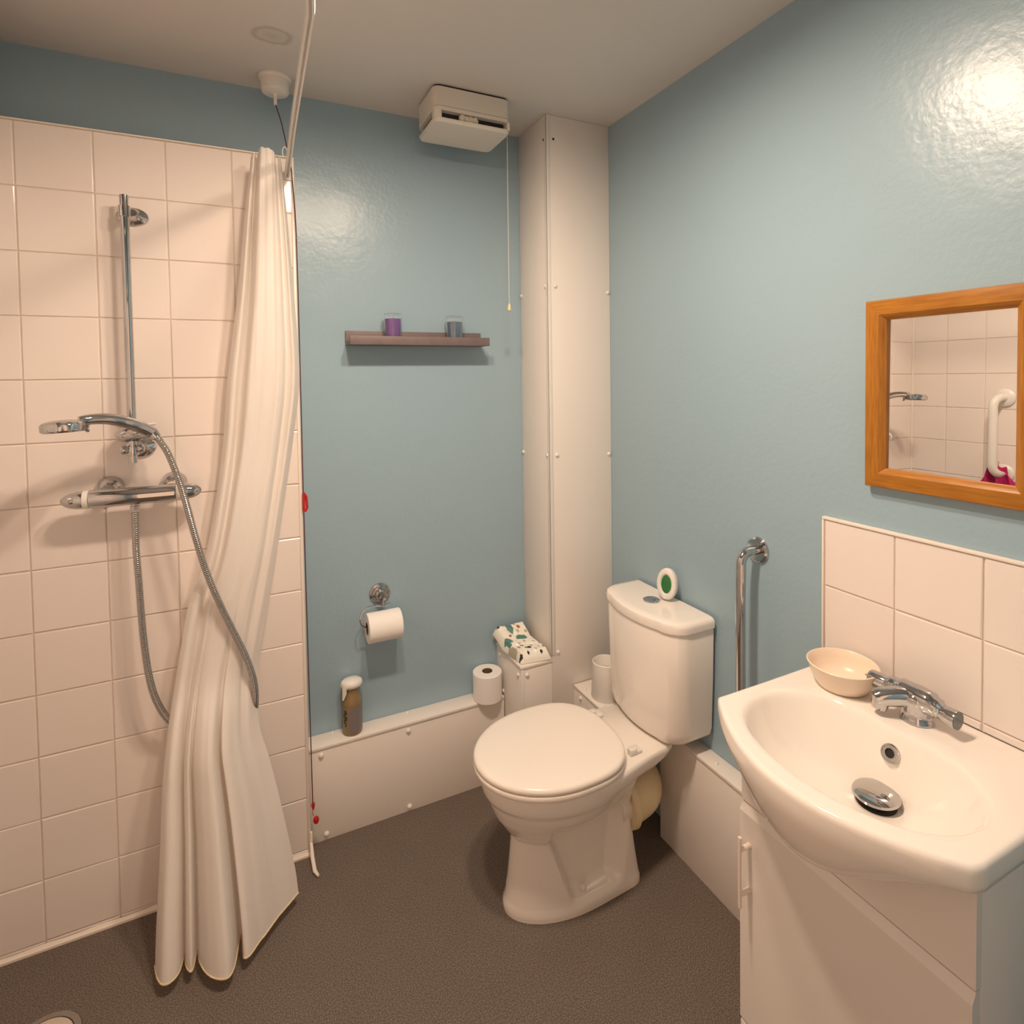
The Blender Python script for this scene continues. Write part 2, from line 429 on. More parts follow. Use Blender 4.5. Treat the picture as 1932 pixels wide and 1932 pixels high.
cap_screw(t, (CXB + 0.024, CYB, 0.507), (0, -1, 0))
for p, n in (((CXB + 0.029, CYB, 2.334), (0, -1, 0)), ((CXB, CYB + 0.02, 2.334), (-1, 0, 0))):
    b = NB(); lathe(b, [(0.0045, 0), (0.0045, 0.0006)], p, n, 12); obj('screw_hole', b, 'dark', t, label='empty dark screw hole')

XS = -0.392
t = thing('pipe_boxing', 'low white pipe boxing along the back wall under the toilet roll holder', 'pipe boxing', (-0.74, 0.06, 0))
b = NB(); box(b, XT + 0.004, XS, 0.0323, D - 0.0005, 0, 0.302, 0.001); obj('front_panel', b, 'boxing', t)
b = NB(); box(b, XT + 0.004, XS, 0.0285, D - 0.0005, 0.3025, 0.3135, 0.0025); obj('top_panel', b, 'boxing', t)
for p in ((-1.045, 0.0323, 0.284), (-1.034, 0.0323, 0.02), (-0.756, 0.0323, 0.284), (-0.757, 0.0323, 0.016)): cap_screw(t, p, (0, -1, 0), 0.0085)
for x in (-0.745, -1.0): cap_screw(t, (x, 0.09, 0.3135), (0, 0, 1), 0.006)

t = thing('pipe_boxing', 'white boxed step beside the tall boxing carrying the wipes packet', 'pipe boxing', ((XS + CXB) / 2, 0, 0))
b = NB(); box(b, XS + 0.004, CXB - 0.0005, CYB + 0.001, D - 0.0005, 0, 0.476, 0.001); obj('casing', b, 'boxing', t)
b = NB(); box(b, XS, CXB - 0.0005, CYB - 0.003, D - 0.0005, 0.4765, 0.487, 0.003); obj('top_panel', b, 'boxing', t)
b = NB(); box(b, XS + 0.001, XS + 0.014, CYB - 0.0015, CYB + 0.0005, 0, 0.475, 0.0007); obj('corner_strip', b, 'plastic', t)
cap_screw(t, (XS + 0.004, 0.07, 0.453), (-1, 0, 0)); cap_screw(t, (XS + 0.004, -0.085, 0.447), (-1, 0, 0)); cap_screw(t, (XS + 0.026, CYB + 0.001, 0.452), (0, -1, 0))
cap_screw(t, (XS + 0.004, 0.045, 0.325), (-1, 0, 0))

t = thing('pipe_boxing', 'low white pipe boxing ledge behind the toilet, carrying the toilet brush holder', 'pipe boxing', (-0.09, -0.23, 0))
b = NB(); box(b, -0.176, -0.0005, -0.323, CYB - 0.0005, 0, 0.364, 0.001); obj('front_panel', b, 'boxing', t)
b = NB(); box(b, -0.179, -0.0005, -0.325, CYB - 0.0035, 0.3645, 0.3745, 0.0025); obj('top_panel', b, 'boxing', t)
cap_screw(t, (-0.163, -0.165, 0.3745), (0, 0, 1)); cap_screw(t, (-0.163, -0.285, 0.3745), (0, 0, 1)); cap_screw(t, (-0.176, -0.16, 0.345), (-1, 0, 0))

t = thing('pipe_boxing', 'low white pipe boxing along the right wall between toilet and washbasin', 'pipe boxing', (-0.03, -0.72, 0))
b = NB(); box(b, -0.0551, -0.0005, -1.004, -0.442, 0, 0.362, 0.001); obj('front_panel', b, 'boxing', t)
b = NB(); box(b, -0.0585, -0.0005, -1.004, -0.50, 0.3625, 0.3733, 0.0025); obj('top_panel', b, 'boxing', t)
cap_screw(t, (-0.036, -0.665, 0.3733), (0, 0, 1))

# ------------------------------------------------------------------ tiled splashback
sv = [1.154, 0.996, 0.838, 0.8206]
su = [-0.9827, -1.1440, -1.3050, -1.4660, -1.5]
t = thing('splashback', 'white tiled splashback on the wall behind the washbasin', 'splashback', (0, -1.23, 0.75))
b = NB(); tiles(b, (-0.006, 0, 0), (0, 1, 0), (0, 0, 1), (-1, 0, 0), [su[4], su[3], su[2], su[1], su[0]], list(reversed(sv)))
box(b, -0.0055, -0.0004, su[4], su[0], sv[3], sv[0], mi=1); obj('tile_field', b, ['tile', 'grout'], t, 0)
b = NB(); box(b, -0.0125, -0.0004, su[4], su[0] + 0.005, sv[0], sv[0] + 0.007, 0.002); obj('top_trim', b, 'trim', t)
b = NB(); box(b, -0.0125, -0.0004, su[0], su[0] + 0.005, sv[3], sv[0], 0.002); obj('side_trim', b, 'trim', t)

# ------------------------------------------------------------------ mirror
t = thing('wall_mirror', 'small rectangular mirror in an orange pine frame above the splashback', 'mirror', (0, -1.24, 1.25))
y0, y1, z0, z1 = -1.396, -1.0845, 1.253, 1.655
prof = [(0.0, 0.0), (0.0, -0.016), (0.003, -0.021), (0.009, -0.0225), (0.031, -0.0225), (0.036, -0.019), (0.039, -0.0155), (0.0425, -0.013), (0.0425, -0.006)]
b = NB()
rings = []
for ins, x in prof: rings.append([(x - 0.0005, y0 + ins, z0 + ins), (x - 0.0005, y1 - ins, z0 + ins), (x - 0.0005, y1 - ins, z1 - ins), (x - 0.0005, y0 + ins, z1 - ins)])
rs = loft(b, rings, False, False); bridge(b, rs[-1], rs[0])
for f in b.faces:
    ys = [v.co.y for v in f.verts]; zs = [v.co.z for v in f.verts]
    f.material_index = 0 if max(ys) - min(ys) > max(zs) - min(zs) else 1
obj('frame', b, ['wood', 'wood_upright'], t, 25)
b = NB()
w = 0.041; tl, tp = 0.018, 0.007   # the glass sits a touch askew in its frame
vs = []
for (yy, zz) in ((y0 + w, z0 + w), (y1 - w, z0 + w), (y1 - w, z1 - w), (y0 + w, z1 - w)):
    vs.append(b.verts.new((-0.0095 + (yy + 1.24) * tl + (zz - 1.454) * tp, yy, zz)))
b.faces.new(vs); b2 = bmesh.ops.extrude_face_region(b, geom=list(b.faces)); bmesh.ops.translate(b, vec=(0.003, 0, 0), verts=[g for g in b2['geom'] if isinstance(g, bmesh.types.BMVert)])
obj('mirror_glass', b, 'mirror', t, 0)

# ------------------------------------------------------------------ picture ledge shelf and candles
t = thing('picture_ledge', 'narrow brown-grey picture ledge shelf on the blue wall', 'shelf', (-0.68, D, 1.614))
b = NB(); box(b, -0.927, -0.4377, D - 0.011, D - 0.0005, 1.614, 1.6645, 0.001); obj('back_lip', b, 'shelf', t)
b = NB(); box(b, -0.927, -0.4365, 0.022, D - 0.0115, 1.614, 1.628, 0.001); obj('base', b, 'shelf', t)
b = NB(); box(b, -0.927, -0.436, 0.0125, 0.0215, 1.614, 1.6425, 0.001); obj('front_lip', b, 'shelf', t)

def candle(x, y, h, wax, zw, label, grp):
    t = thing('candle', label, 'candle', (x, y, 1.6281), grp)
    b = NB()
    lathe(b, [(0.0262, 0.0), (0.0272, 0.003), (0.0305, h - 0.001), (0.0298, h), (0.0290, h - 0.001), (0.0258, 0.006), (0, 0.006)], (x, y, 1.6283), seg=36); obj('glass', b, 'glass', t)
    b = NB(); lathe(b, [(0.0, 0.0065), (0.0252, 0.0065), (0.0252 + 0.0028 * (zw - 0.006) / (h - 0.006), zw), (0, zw - 0.0015)], (x, y, 1.6283), seg=36); obj('wax', b, wax, t)
    b = NB(); tube(b, [(x, y, 1.628 + zw - 0.002), (x + 0.001, y, 1.628 + zw + 0.006)], 0.0009, 6); obj('wick', b, 'dark', t)
candle(-0.775, 0.058, 0.092, 'purple', 0.0755, 'purple candle in a clear glass on the wall shelf', 'candles on the wall shelf')
candle(-0.553, 0.058, 0.090, 'bluewax', 0.071, 'slate blue candle in a clear glass on the wall shelf', 'candles on the wall shelf')

# ------------------------------------------------------------------ extractor fan
fx0, fx1, fy0, fy1 = -0.686, -0.424, -0.16, 0.022
t = thing('extractor_fan', 'cream box extractor fan under the ceiling with a dusty slot', 'extractor fan', ((fx0 + fx1) / 2, (fy0 + fy1) / 2, ZC))
def rrect(x0, x1, y0, y1, z, r, n=5):
    pts = []
    for cx, cy, a0 in ((x1 - r, y1 - r, 0), (x0 + r, y1 - r, 90), (x0 + r, y0 + r, 180), (x1 - r, y0 + r, 270)):
        for k in range(n + 1):
            a = math.radians(a0 + 90 * k / n); pts.append((cx + r * math.cos(a), cy + r * math.sin(a), z))
    return pts
b = NB(); loft(b, [rrect(fx0 + 0.004, fx1 - 0.004, fy0 + 0.004, fy1 - 0.004, ZC - 0.0005, 0.02), rrect(fx0 + 0.004, fx1 - 0.004, fy0 + 0.004, fy1 - 0.004, ZC - 0.007, 0.02)]); obj('back_plate', b, 'dark', t)
b = NB(); loft(b, [rrect(fx0, fx1, fy0, fy1, ZC - 0.007, 0.022), rrect(fx0, fx1, fy0, fy1, 2.351, 0.022), rrect(fx0 + 0.003, fx1 - 0.003, fy0 + 0.003, fy1 - 0.003, 2.3495, 0.02)]); obj('housing', b, 'fan', t, 30)
b = NB()
loft(b, [rrect(fx0 + 0.014, fx1 - 0.014, fy0 + 0.022, fy1 - 0.014, 2.3495, 0.01), rrect(fx0 + 0.014, fx1 - 0.014, fy0 + 0.022, fy1 - 0.014, 2.312, 0.01)]); obj('slot', b, 'dark', t, label='dark air slot')
b = NB()
loft(b, [rrect(fx0, fx1, fy0, fy1, 2.314, 0.022), rrect(fx0, fx1, fy0, fy1, 2.308, 0.022), rrect(fx0 + 0.004, fx1 - 0.004, fy0 + 0.004, fy1 - 0.004, 2.302, 0.02), rrect(fx0 + 0.03, fx1 - 0.03, fy0 + 0.03, fy1 - 0.03, 2.299, 0.02)])
loft(b, [rrect(fx0, fx1, fy0, fy1, 2.3485, 0.022), rrect(fx0, fx1, fy0, fy1, 2.337, 0.022)])
for x0, x1, ya, yb in ((fx0 + 0.0005, fx0 + 0.026, fy0 + 0.0008, fy0 + 0.03), (fx1 - 0.012, fx1 - 0.0005, fy0 + 0.0008, fy0 + 0.16)):
    loft(b, [rrect(x0, x1, ya, yb, 2.313, 0.0055), rrect(x0, x1, ya, yb, 2.338, 0.0055)])
obj('cover', b, 'fan', t, 30)
b = NB()
for k in range(14):
    sphere(b, (-0.592 + k * 0.0038, fy0 + 0.010 + random.uniform(-.001, .003), 2.326 + random.uniform(-.003, .003)), random.uniform(0.008, 0.0115), seg=10)
obj('dust_clump', b, 'dust', t)
b = NB(); tube(b, smooth_path([(-0.4235, -0.10, 2.372), (-0.415, -0.098, 2.366), (-0.4085, -0.097, 2.34), (-0.408, -0.097, 2.2), (-0.4085, -0.097, 2.0), (-0.4085, -0.097, 1.752)], 3), 0.0013, 6)
pc = obj('pull_cord', b, 'string', t)
b = NB(); lathe(b, [(0.002, 0.0), (0.0045, -0.006), (0.0062, -0.018), (0.0058, -0.024), (0.001, -0.027)], (-0.4085, -0.097, 1.7535), seg=14); obj('acorn', b, 'acorn', pc)

# ------------------------------------------------------------------ emergency pull switch
px, py = -1.132, 0.012
t = thing('pull_switch', 'round white ceiling pull switch with a dark red emergency cord', 'pull switch', (px, py, ZC))
b = NB(); lathe(b, [(0.047, -0.0005), (0.047, -0.006), (0.044, -0.010), (0.0405, -0.011), (0.040, -0.040), (0.037, -0.046), (0.028, -0.049), (0, -0.0495)], (px, py, ZC), seg=40); obj('body', b, 'plastic', t)
b = NB(); lathe(b, [(0.0075, -0.049), (0.006, -0.056), (0.005, -0.058), (0.005, -0.082), (0.0, -0.083)], (px, py, ZC), seg=14); obj('nozzle', b, 'plastic', t)
b = NB()
tube(b, smooth_path([(px, py - 0.002, ZC - 0.08), (-1.118, 0.004, 2.285), (-1.1065, -0.012, 2.215), (-1.0935, -0.016, 2.135), (-1.0925, -0.017, 2.11), (-1.0845, -0.014, 1.95), (-1.083, -0.0125, 1.48), (-1.0832, -0.0125, 1.15), (-1.081, -0.012, 0.62), (-1.0785, -0.0115, 0.17)], 4), 0.0017, 6)
cd = obj('cord', b, 'redcord', t)
b = NB(); tube(b, [(-1.0825, -0.014, 1.152), (-1.075, -0.014, 1.14), (-1.073, -0.014, 1.105), (-1.078, -0.014, 1.095), (-1.083, -0.014, 1.098), (-1.0825, -0.014, 1.152)], 0.0040, 8); obj('triangle_handle', b, 'red', cd)
b = NB(); lathe(b, [(0.001, 0.0), (0.0055, -0.008), (0.005, -0.016), (0.002, -0.026)], (-1.0775, -0.0115, 0.172), seg=12); obj('toggle', b, 'red', cd)
b = NB(); tube(b, [(-1.0785, -0.0115, 0.148), (-1.080, -0.0115, 0.135), (-1.077, -0.0115, 0.125)], 0.001, 6); sphere(b, (-1.070, -0.014, 0.112), 0.0105, 0.9, 0.6, 1.25, 12); obj('toggle', b, 'red', cd)

# ------------------------------------------------------------------ shower: rail, valve, handset, hose
rx, ry = -1.516, -0.058
t = thing('shower_riser_rail', 'chrome riser rail fixed upright to the shower tiles', 'shower rail', (rx, 0, 1.29))
b = NB(); tube(b, [(rx, ry, 1.285), (rx, ry, 1.9975)], 0.0108, 18); obj('pole', b, 'chrome', t)
b = NB()
lathe(b, [(0.030, 0.0), (0.029, 0.006), (0.02, 0.012), (0.013, 0.02), (0.012, 0.045)], (rx + 0.012, -0.0052, 1.955), (0, -1, 0), 24, 1.25, 0.8)
lathe(b, [(0.0145, -0.014), (0.0145, 0.014)], (rx, ry, 1.955), (0, 0, 1), 20); obj('bracket', b, 'chrome', t)
b = NB()
lathe(b, [(0.030, 0.0), (0.029, 0.006), (0.02, 0.012), (0.013, 0.02), (0.012, 0.045)], (rx + 0.012, -0.0052, 1.322), (0, -1, 0), 24, 1.25, 0.9)
lathe(b, [(0.0145, -0.012), (0.017, 0.0), (0.0145, 0.012)], (rx, ry, 1.318), (0, 0, 1), 20)
sphere(b, (rx - 0.018, ry - 0.012, 1.322), 0.012); sphere(b, (rx + 0.020, ry - 0.010, 1.324), 0.011); obj('bracket', b, 'chrome', t)
b = NB()
prof = []
for k in range(9):
    a = -1 + 2 * k / 8; prof.append((0.030 * math.sqrt(max(0.02, 1 - a * a * 0.85)), a * 0.022))
lathe(b, prof, (rx - 0.004, ry + 0.010, 1.362), (0, 0, 1), 28, 1.0, 1.3)
tube(b, [(rx - 0.002, ry - 0.022, 1.363), (rx + 0.03, ry - 0.040, 1.366), (rx + 0.048, ry - 0.045, 1.366)], [0.014, 0.014, 0.012], 14)
obj('slider', b, 'chrome', t)
b = NB(); tube(b, [(rx + 0.02, ry - 0.0, 1.386), (rx + 0.055, ry - 0.005, 1.388)], 0.0035, 8); obj('slider_lever', b, 'plastic', t)

hp = [(-1.465, -0.095, 1.364), (-1.49, -0.11, 1.384), (-1.516, -0.13, 1.3985), (-1.542, -0.145, 1.408), (-1.566, -0.16, 1.4125), (-1.59, -0.175, 1.4120), (-1.605, -0.182, 1.409)]
t = thing('shower_handset', 'chrome shower handset resting in the riser rail slider', 'shower head', (-1.55, -0.15, 1.40))
b = NB(); sp = smooth_path(hp, 5)
tube(b, sp, [lerp(0.0165, 0.0125, i / (len(sp) - 1)) for i in range(len(sp))], 18); obj('handle', b, 'chrome', t)
b = NB()
ax = Vector((0.05, -0.03, -1)).normalized(); hc = Vector((-1.634, -0.2, 1.408)); d, u, v = frame_of(ax)
hr = []
for r, h in ((0.0, -0.008), (0.022, -0.007), (0.037, -0.003), (0.043, 0.001), (0.0445, 0.006), (0.0445, 0.018), (0.042, 0.021)):
    hr.append([hc + d * h + (u * math.cos(2 * PI * k / 72) + v * math.sin(2 * PI * k / 72)) * (max(r, 1e-5) * (1 + (0.018 * math.cos(12 * 2 * PI * k / 72) if 0.003 < h < 0.020 else 0))) for k in range(72)])
loft(b, hr); obj('head', b, 'chrome', t)
b = NB(); lathe(b, [(0.040, 0.0208), (0.039, 0.0225), (0.0, 0.0235)], hc, ax, 40); obj('spray_plate', b, 'chrome_dull', t)
b = NB(); tube(b, [(-1.592, -0.172, 1.404), (-1.596, -0.168, 1.388), (-1.590, -0.166, 1.383)], [0.007, 0.006, 0.004], 10); obj('spray_lever', b, 'chrome', t)
b = NB(); tube(b, [(-1.468, -0.0965, 1.367), (-1.456, -0.0995, 1.353)], [0.0165, 0.0135], 14); obj('collar', b, 'chrome', t)

vy, vz = -0.072, 1.199
t = thing('shower_valve', 'chrome thermostatic bar shower valve across the tiles', 'shower valve', (-1.515, 0, vz))
b = NB(); lathe(b, [(0.0225, -0.098), (0.0235, -0.094), (0.0235, 0.094), (0.0225, 0.098)], (-1.515, vy, vz), (1, 0, 0), 32); obj('body', b, 'chrome', t)
for s in (-1, 1):
    b = NB(); lathe(b, [(0.0225, 0.0985), (0.0235, 0.0995), (0.0235, 0.110), (0.0225, 0.111)], (-1.515, vy, vz), (s, 0, 0), 28); obj('temperature_ring', b, 'plastic', t, label='white ring')
    b = NB(); lathe(b, [(0.0225, 0.1112), (0.0225, 0.122), (0.0195, 0.138), (0.014, 0.150), (0.007, 0.157), (0.0, 0.159)], (-1.515, vy, vz), (s, 0, 0), 28); kb = obj('knob', b, 'chrome', t)
    b = NB(); lathe(b, [(0.034, 0.0), (0.033, 0.006), (0.026, 0.022), (0.017, 0.032), (0.015, 0.062)], (-1.503 + s * 0.075, -0.0052, vz + 0.014), (0, -1, 0), 28); obj('wall_flange', b, 'chrome', t)
b = NB(); lathe(b, [(0.011, -0.018), (0.011, -0.026), (0.0125, -0.027), (0.0125, -0.042), (0.011, -0.043)], (-1.5135, vy, vz), (0, 0, 1), 6); obj('outlet_nut', b, 'chrome', t)

hose_pts = [(-1.5135, -0.072, 1.157), (-1.514, -0.072, 1.10), (-1.514, -0.073, 1.049), (-1.51, -0.076, 0.964), (-1.504, -0.08, 0.82), (-1.493, -0.08, 0.701), (-1.476, -0.072, 0.621), (-1.448, -0.055, 0.555), (-1.40, -0.035, 0.50), (-1.34, -0.028, 0.465), (-1.28, -0.036, 0.475), (-1.243, -0.065, 0.52),
            (-1.235, -0.095, 0.583), (-1.239, -0.11, 0.653), (-1.259, -0.118, 0.73), (-1.287, -0.125, 0.807), (-1.317, -0.13, 0.889), (-1.347, -0.13, 0.982), (-1.372, -0.13, 1.087), (-1.397, -0.125, 1.204), (-1.426, -0.115, 1.302), (-1.45, -0.105, 1.348), (-1.459, -0.099, 1.356)]
b = NB(); hp2 = smooth_path(hose_pts, 40)
acc = 0; rl = []
for i, p in enumerate(hp2):
    if i: acc += (p - hp2[i - 1]).length
    rl.append(0.0084 + 0.0009 * math.cos(acc / 0.0052 * 2 * PI))
# resample evenly so that the corrugation is clean
ev = [hp2[0]]; step = 0.0013; need = step
for i in range(1, len(hp2)):
    a, c = hp2[i - 1], hp2[i]; L = (c - a).length; pos = 0
    while L - pos >= need:
        pos += need; ev.append(a.lerp(c, pos / L)); need = step
    need -= (L - pos)
tube(b, ev, [0.0082 + 0.0010 * (1 if (i % 4) < 2 else -0.6) for i in range(len(ev))], 10)
o = obj('shower_hose', b, 'chrome_dull', None, 60, loc=(-1.5135, -0.072, 1.157)); tag(o, 'ribbed chrome shower hose looping from valve to handset through the curtain', 'shower hose')

# ------------------------------------------------------------------ curtain rail and curtain
b = NB()
rp = [(-1.1055, -0.008, 2.127), (-1.112, -0.2, 2.127), (-1.119, -0.4, 2.127), (-1.1285, -0.78, 2.127), (-1.1325, -0.87, 2.127), (-1.152, -0.97, 2.127), (-1.20, -1.05, 2.127), (-1.28, -1.10, 2.127), (-1.42, -1.12, 2.127), (XL + 0.001, -1.12, 2.127)]
P = smooth_path(rp, 6)
rings = []
for i, p in enumerate(P):
    tdir = (P[min(len(P) - 1, i + 1)] - P[max(0, i - 1)]).normalized(); side = Vector((-tdir.y, tdir.x, 0))
    rings.append([p + side * a + Vector((0, 0, c)) for a, c in ((-0.0065, -0.010), (-0.0025, -0.010), (-0.0025, -0.004), (0.0025, -0.004), (0.0025, -0.010), (0.0065, -0.010), (0.0078, 0.0), (0.0055, 0.010), (-0.0055, 0.010), (-0.0078, 0.0))])
loft(b, rings)
rail = thing('shower_curtain_rail', 'white shower curtain rail running overhead from the tiled wall', 'curtain rail', (-1.115, -0.3, 2.127))
obj('track', b, 'plastic', rail, 40)
b = NB(); box(b, -1.122, -1.088, -0.0078, -0.0055, 2.108, 2.146, 0.001); obj('wall_plate', b, 'plastic', rail)

# section of the curtain per height: z, left x, right x, base y, fold depth
CUR = [(0.030, -1.483, -1.138, -0.250, 0.055), (0.10, -1.481, -1.145, -0.232, 0.055), (0.30, -1.470, -1.180, -0.188, 0.045), (0.42, -1.465, -1.205, -0.165, 0.040), (0.50, -1.458, -1.225, -0.150, 0.038), (0.58, -1.449, -1.229, -0.125, 0.034), (0.66, -1.436, -1.226, -0.098, 0.024),
       (0.75, -1.421, -1.211, -0.092, 0.020), (0.88, -1.396, -1.186, -0.090, 0.020), (1.0, -1.355, -1.165, -0.090, 0.021), (1.15, -1.325, -1.140, -0.084, 0.024), (1.31, -1.301, -1.113, -0.074, 0.028), (1.50, -1.284, -1.089, -0.076, 0.030), (1.74, -1.252, -1.097, -0.080, 0.032), (1.97, -1.227, -1.111, -0.085, 0.034), (2.155, -1.206, -1.124, -0.088, 0.034)]
# folds along the hem: s, depth (-1 toward the room)
FB = [(0.0, 0.35), (0.02, -0.2), (0.06, -0.75), (0.12, -0.8), (0.165, -0.45), (0.195, 0.35), (0.21, -0.2), (0.235, -0.55), (0.262, -0.55), (0.280, 0.35), (0.30, -0.35), (0.36, -1.25), (0.46, -1.75), (0.53, -1.35), (0.585, 0.25), (0.600, -1.1), (0.70, -0.45), (0.82, 0.30), (0.92, 0.9), (1.0, 1.35)]
FT = [(0.0, 0.5), (0.06, -0.3), (0.12, -0.35), (0.18, 0.6), (0.22, 0.4), (0.26, -0.65), (0.32, -0.92), (0.44, -0.80), (0.52, -0.92), (0.60, -0.84), (0.68, -0.94), (0.75, -0.6), (0.80, 0.1), (0.85, 0.0), (0.90, -0.3), (0.95, 0.3), (1.0, 1.0)]
def fold(tab, s): return interp(tab, s)[0]
NS, NZ = 220, 130
b = NB(); grid = []
zs_ = [0.0] * (NZ + 1)
for j in range(NZ + 1):
    tz = j / NZ; z = 0.036 + (2.155 - 0.036) * tz
    xl, xr, yb, am = interp(CUR, z)
    w = sstep(0.25, 1.05, z)
    row = []
    for i in range(NS + 1):
        s = i / NS
        dep = lerp(fold(FB, s), fold(FT, s), w)
        wob = noise.noise(Vector((s * 7, z * 2.2, 1.3))) * 0.004 + noise.noise(Vector((s * 22, z * 6, 4.1))) * 0.0010
        x = lerp(xl, xr, s) + 0.010 * math.sin(s * 2 * PI * 3 + z * 1.3) * (0.3 + 0.7 * (1 - w)) * s * (1 - s) * 2
        y = yb + am * dep + wob
        # drapes over the hose where it passes behind
        zz = z - 0.012 * w * 0
        top = -0.014 * sstep(0.24, 0.18, s) * sstep(2.0, 2.155, z) - 0.014 * sstep(0.5, 0.9, s) * sstep(2.0, 2.155, z)
        y = min(y, -0.012)
        row.append(b.verts.new((x, y, zz + top)))
    grid.append(row)
for j in range(NZ):
    for i in range(NS):
        f = b.faces.new((grid[j][i], grid[j][i + 1], grid[j + 1][i + 1], grid[j + 1][i]))
cur = thing('shower_curtain', 'long white shower curtain gathered to one side and hanging to the floor', 'shower curtain', (-1.2, -0.1, 2.15))
hem_line = [v.co.copy() for v in grid[0]]
co = obj('fabric', b, 'curtain', cur, 0)
co.data.polygons.foreach_set('use_smooth', [True] * len(co.data.polygons))
b = NB(); tube(b, hem_line[::1], 0.0022, 6); obj('hem', b, 'hem', cur, 60, label='yellowed bottom hem')
b = NB(); tube(b, smooth_path([(-1.1115, -0.105, 2.135), (-1.1115, -0.105, 2.160), (-1.118, -0.100, 2.172), (-1.124, -0.097, 2.160), (-1.122, -0.098, 2.145)], 4), 0.0014, 6); obj('curtain_hook', b, 'plastic', cur)

# ------------------------------------------------------------------ toilet
YC = -0.452
def outline(xf, xb, xc, hw, hwb, n=64, rb=0.04, pw=2.0):
    """pan outline: half ellipse at the front, sides running back to a narrower rear edge"""
    pts = []
    nf = n // 2
    for k in range(nf + 1):
        a = -PI / 2 + PI * k / nf        # -90 .. 90, front in the middle
        ca, sa = math.cos(a), math.sin(a)
        pts.append((xc - (xc - xf) * abs(ca) ** (2 / pw), YC + hw * (abs(sa) ** (2 / pw)) * (1 if sa > 0 else -1)))
    m = (n - nf - 1) // 2 + 1
    side = []
    for k in range(1, m):
        t = k / m
        x = lerp(xc, xb, t); h = lerp(hw, hwb, sstep(0, 1, t))
        if x > xb - rb:
            q = (x - (xb - rb)) / rb; h = h - rb * 0.5 * (1 - math.sqrt(max(0, 1 - q * q)))
        side.append((x, h))
    pts += [(x, YC + h) for x, h in side]
    pts.append((xb, YC + hwb * 0.55)); pts.append((xb, YC - hwb * 0.55))
    pts += [(x, YC - h) for x, h in reversed(side)]
    return pts
def oring(z, *a, **k): return [(x, y, z) for x, y in outline(*a, **k)]

t = thing('toilet', 'white close-coupled toilet with its lid down', 'toilet', (-0.4, YC, 0))
PAN = [ # z, xf, xb, xc, hw, hwb
    (0.000, -0.618, -0.212, -0.40, 0.108, 0.100), (0.018, -0.619, -0.212, -0.40, 0.109, 0.100), (0.030, -0.613, -0.215, -0.40, 0.106, 0.098), (0.08, -0.604, -0.222, -0.40, 0.101, 0.094), (0.14, -0.597, -0.229, -0.40, 0.096, 0.090), (0.195, -0.592, -0.235, -0.40, 0.093, 0.087),
    (0.212, -0.592, -0.236, -0.40, 0.094, 0.087), (0.222, -0.602, -0.236, -0.41, 0.105, 0.088), (0.245, -0.618, -0.236, -0.42, 0.122, 0.090), (0.28, -0.640, -0.230, -0.43, 0.142, 0.094), (0.315, -0.654, -0.215, -0.44, 0.155, 0.100), (0.335, -0.660, -0.195, -0.44, 0.160, 0.106),
    (0.342, -0.667, -0.178, -0.44, 0.168, 0.112), (0.352, -0.673, -0.155, -0.44, 0.173, 0.118), (0.370, -0.676, -0.125, -0.44, 0.175, 0.122), (0.389, -0.676, -0.105, -0.44, 0.175, 0.124), (0.399, -0.672, -0.104, -0.44, 0.171, 0.123), (0.402, -0.664, -0.106, -0.44, 0.163, 0.120)]
b = NB(); rings = []
zlist = []
for (za, zb_) in zip(PAN, PAN[1:]):
    k = max(1, int((zb_[0] - za[0]) / 0.008)); zlist += [(lerp(za[0], zb_[0], q / k), [lerp(p, r, q / k) for p, r in zip(za[1:], zb_[1:])]) for q in range(k)]
zlist.append((PAN[-1][0], PAN[-1][1:]))
for z, a in zlist:
    rg = []
    for (x, y) in outline(*a, n=260):
        dy = y - YC
        s = 1 if dy > 0 else -1
        # sunken side panels of the foot
        xa = lerp(-0.435, -0.515, z / 0.24); xb_ = lerp(-0.305, -0.255, z / 0.24)
        mk = sstep(xa - 0.012, xa + 0.014, x) * (1 - sstep(xb_ - 0.035, xb_ + 0.02, x)) * sstep(0.030, 0.052, z) * (1 - sstep(0.20, 0.30, z)) * (abs(dy) > 0.04)
        rg.append((x, y - s * 0.046 * mk, z))
    rings.append(rg)
loft(b, rings); obj('pan', b, 'china', t, 50)
cap = []
for s in (-1, 1):
    b = NB(); lathe(b, [(0.011, 0.0), (0.011, 0.004), (0.008, 0.009), (0, 0.011)], (-0.415, YC + s * 0.087, 0.058), (0, s, 0.25), 16); obj('bolt_cap', b, 'plastic', t)
def lid_outline(z, xf, xb, hw, sc=1.0):
    pts = []; n = 96; xc = -0.462
    for k in range(n):
        a = 2 * PI * k / n; ca, sa = math.cos(a), math.sin(a)
        if ca < 0: x = xc + (xc - xf) * ca; y = hw * sa
        else:
            e = 3.0
            x = xc + (xb - xc) * abs(ca) ** (2 / e); y = hw * (abs(sa) ** (2 / 2.35)) * (1 if sa > 0 else -1)
        pts.append((xc + (x - xc) * sc, YC + y * sc, z))
    return pts
b = NB(); loft(b, [lid_outline(0.4030, -0.694, -0.262, 0.188, 0.975), lid_outline(0.4045, -0.694, -0.262, 0.188, 0.99), lid_outline(0.408, -0.694, -0.262, 0.188), lid_outline(0.4165, -0.694, -0.262, 0.188, 1.002), lid_outline(0.4195, -0.694, -0.262, 0.188, 0.995), lid_outline(0.4205, -0.694, -0.262, 0.188, 0.975)]); obj('seat', b, 'seatp', t, 50)
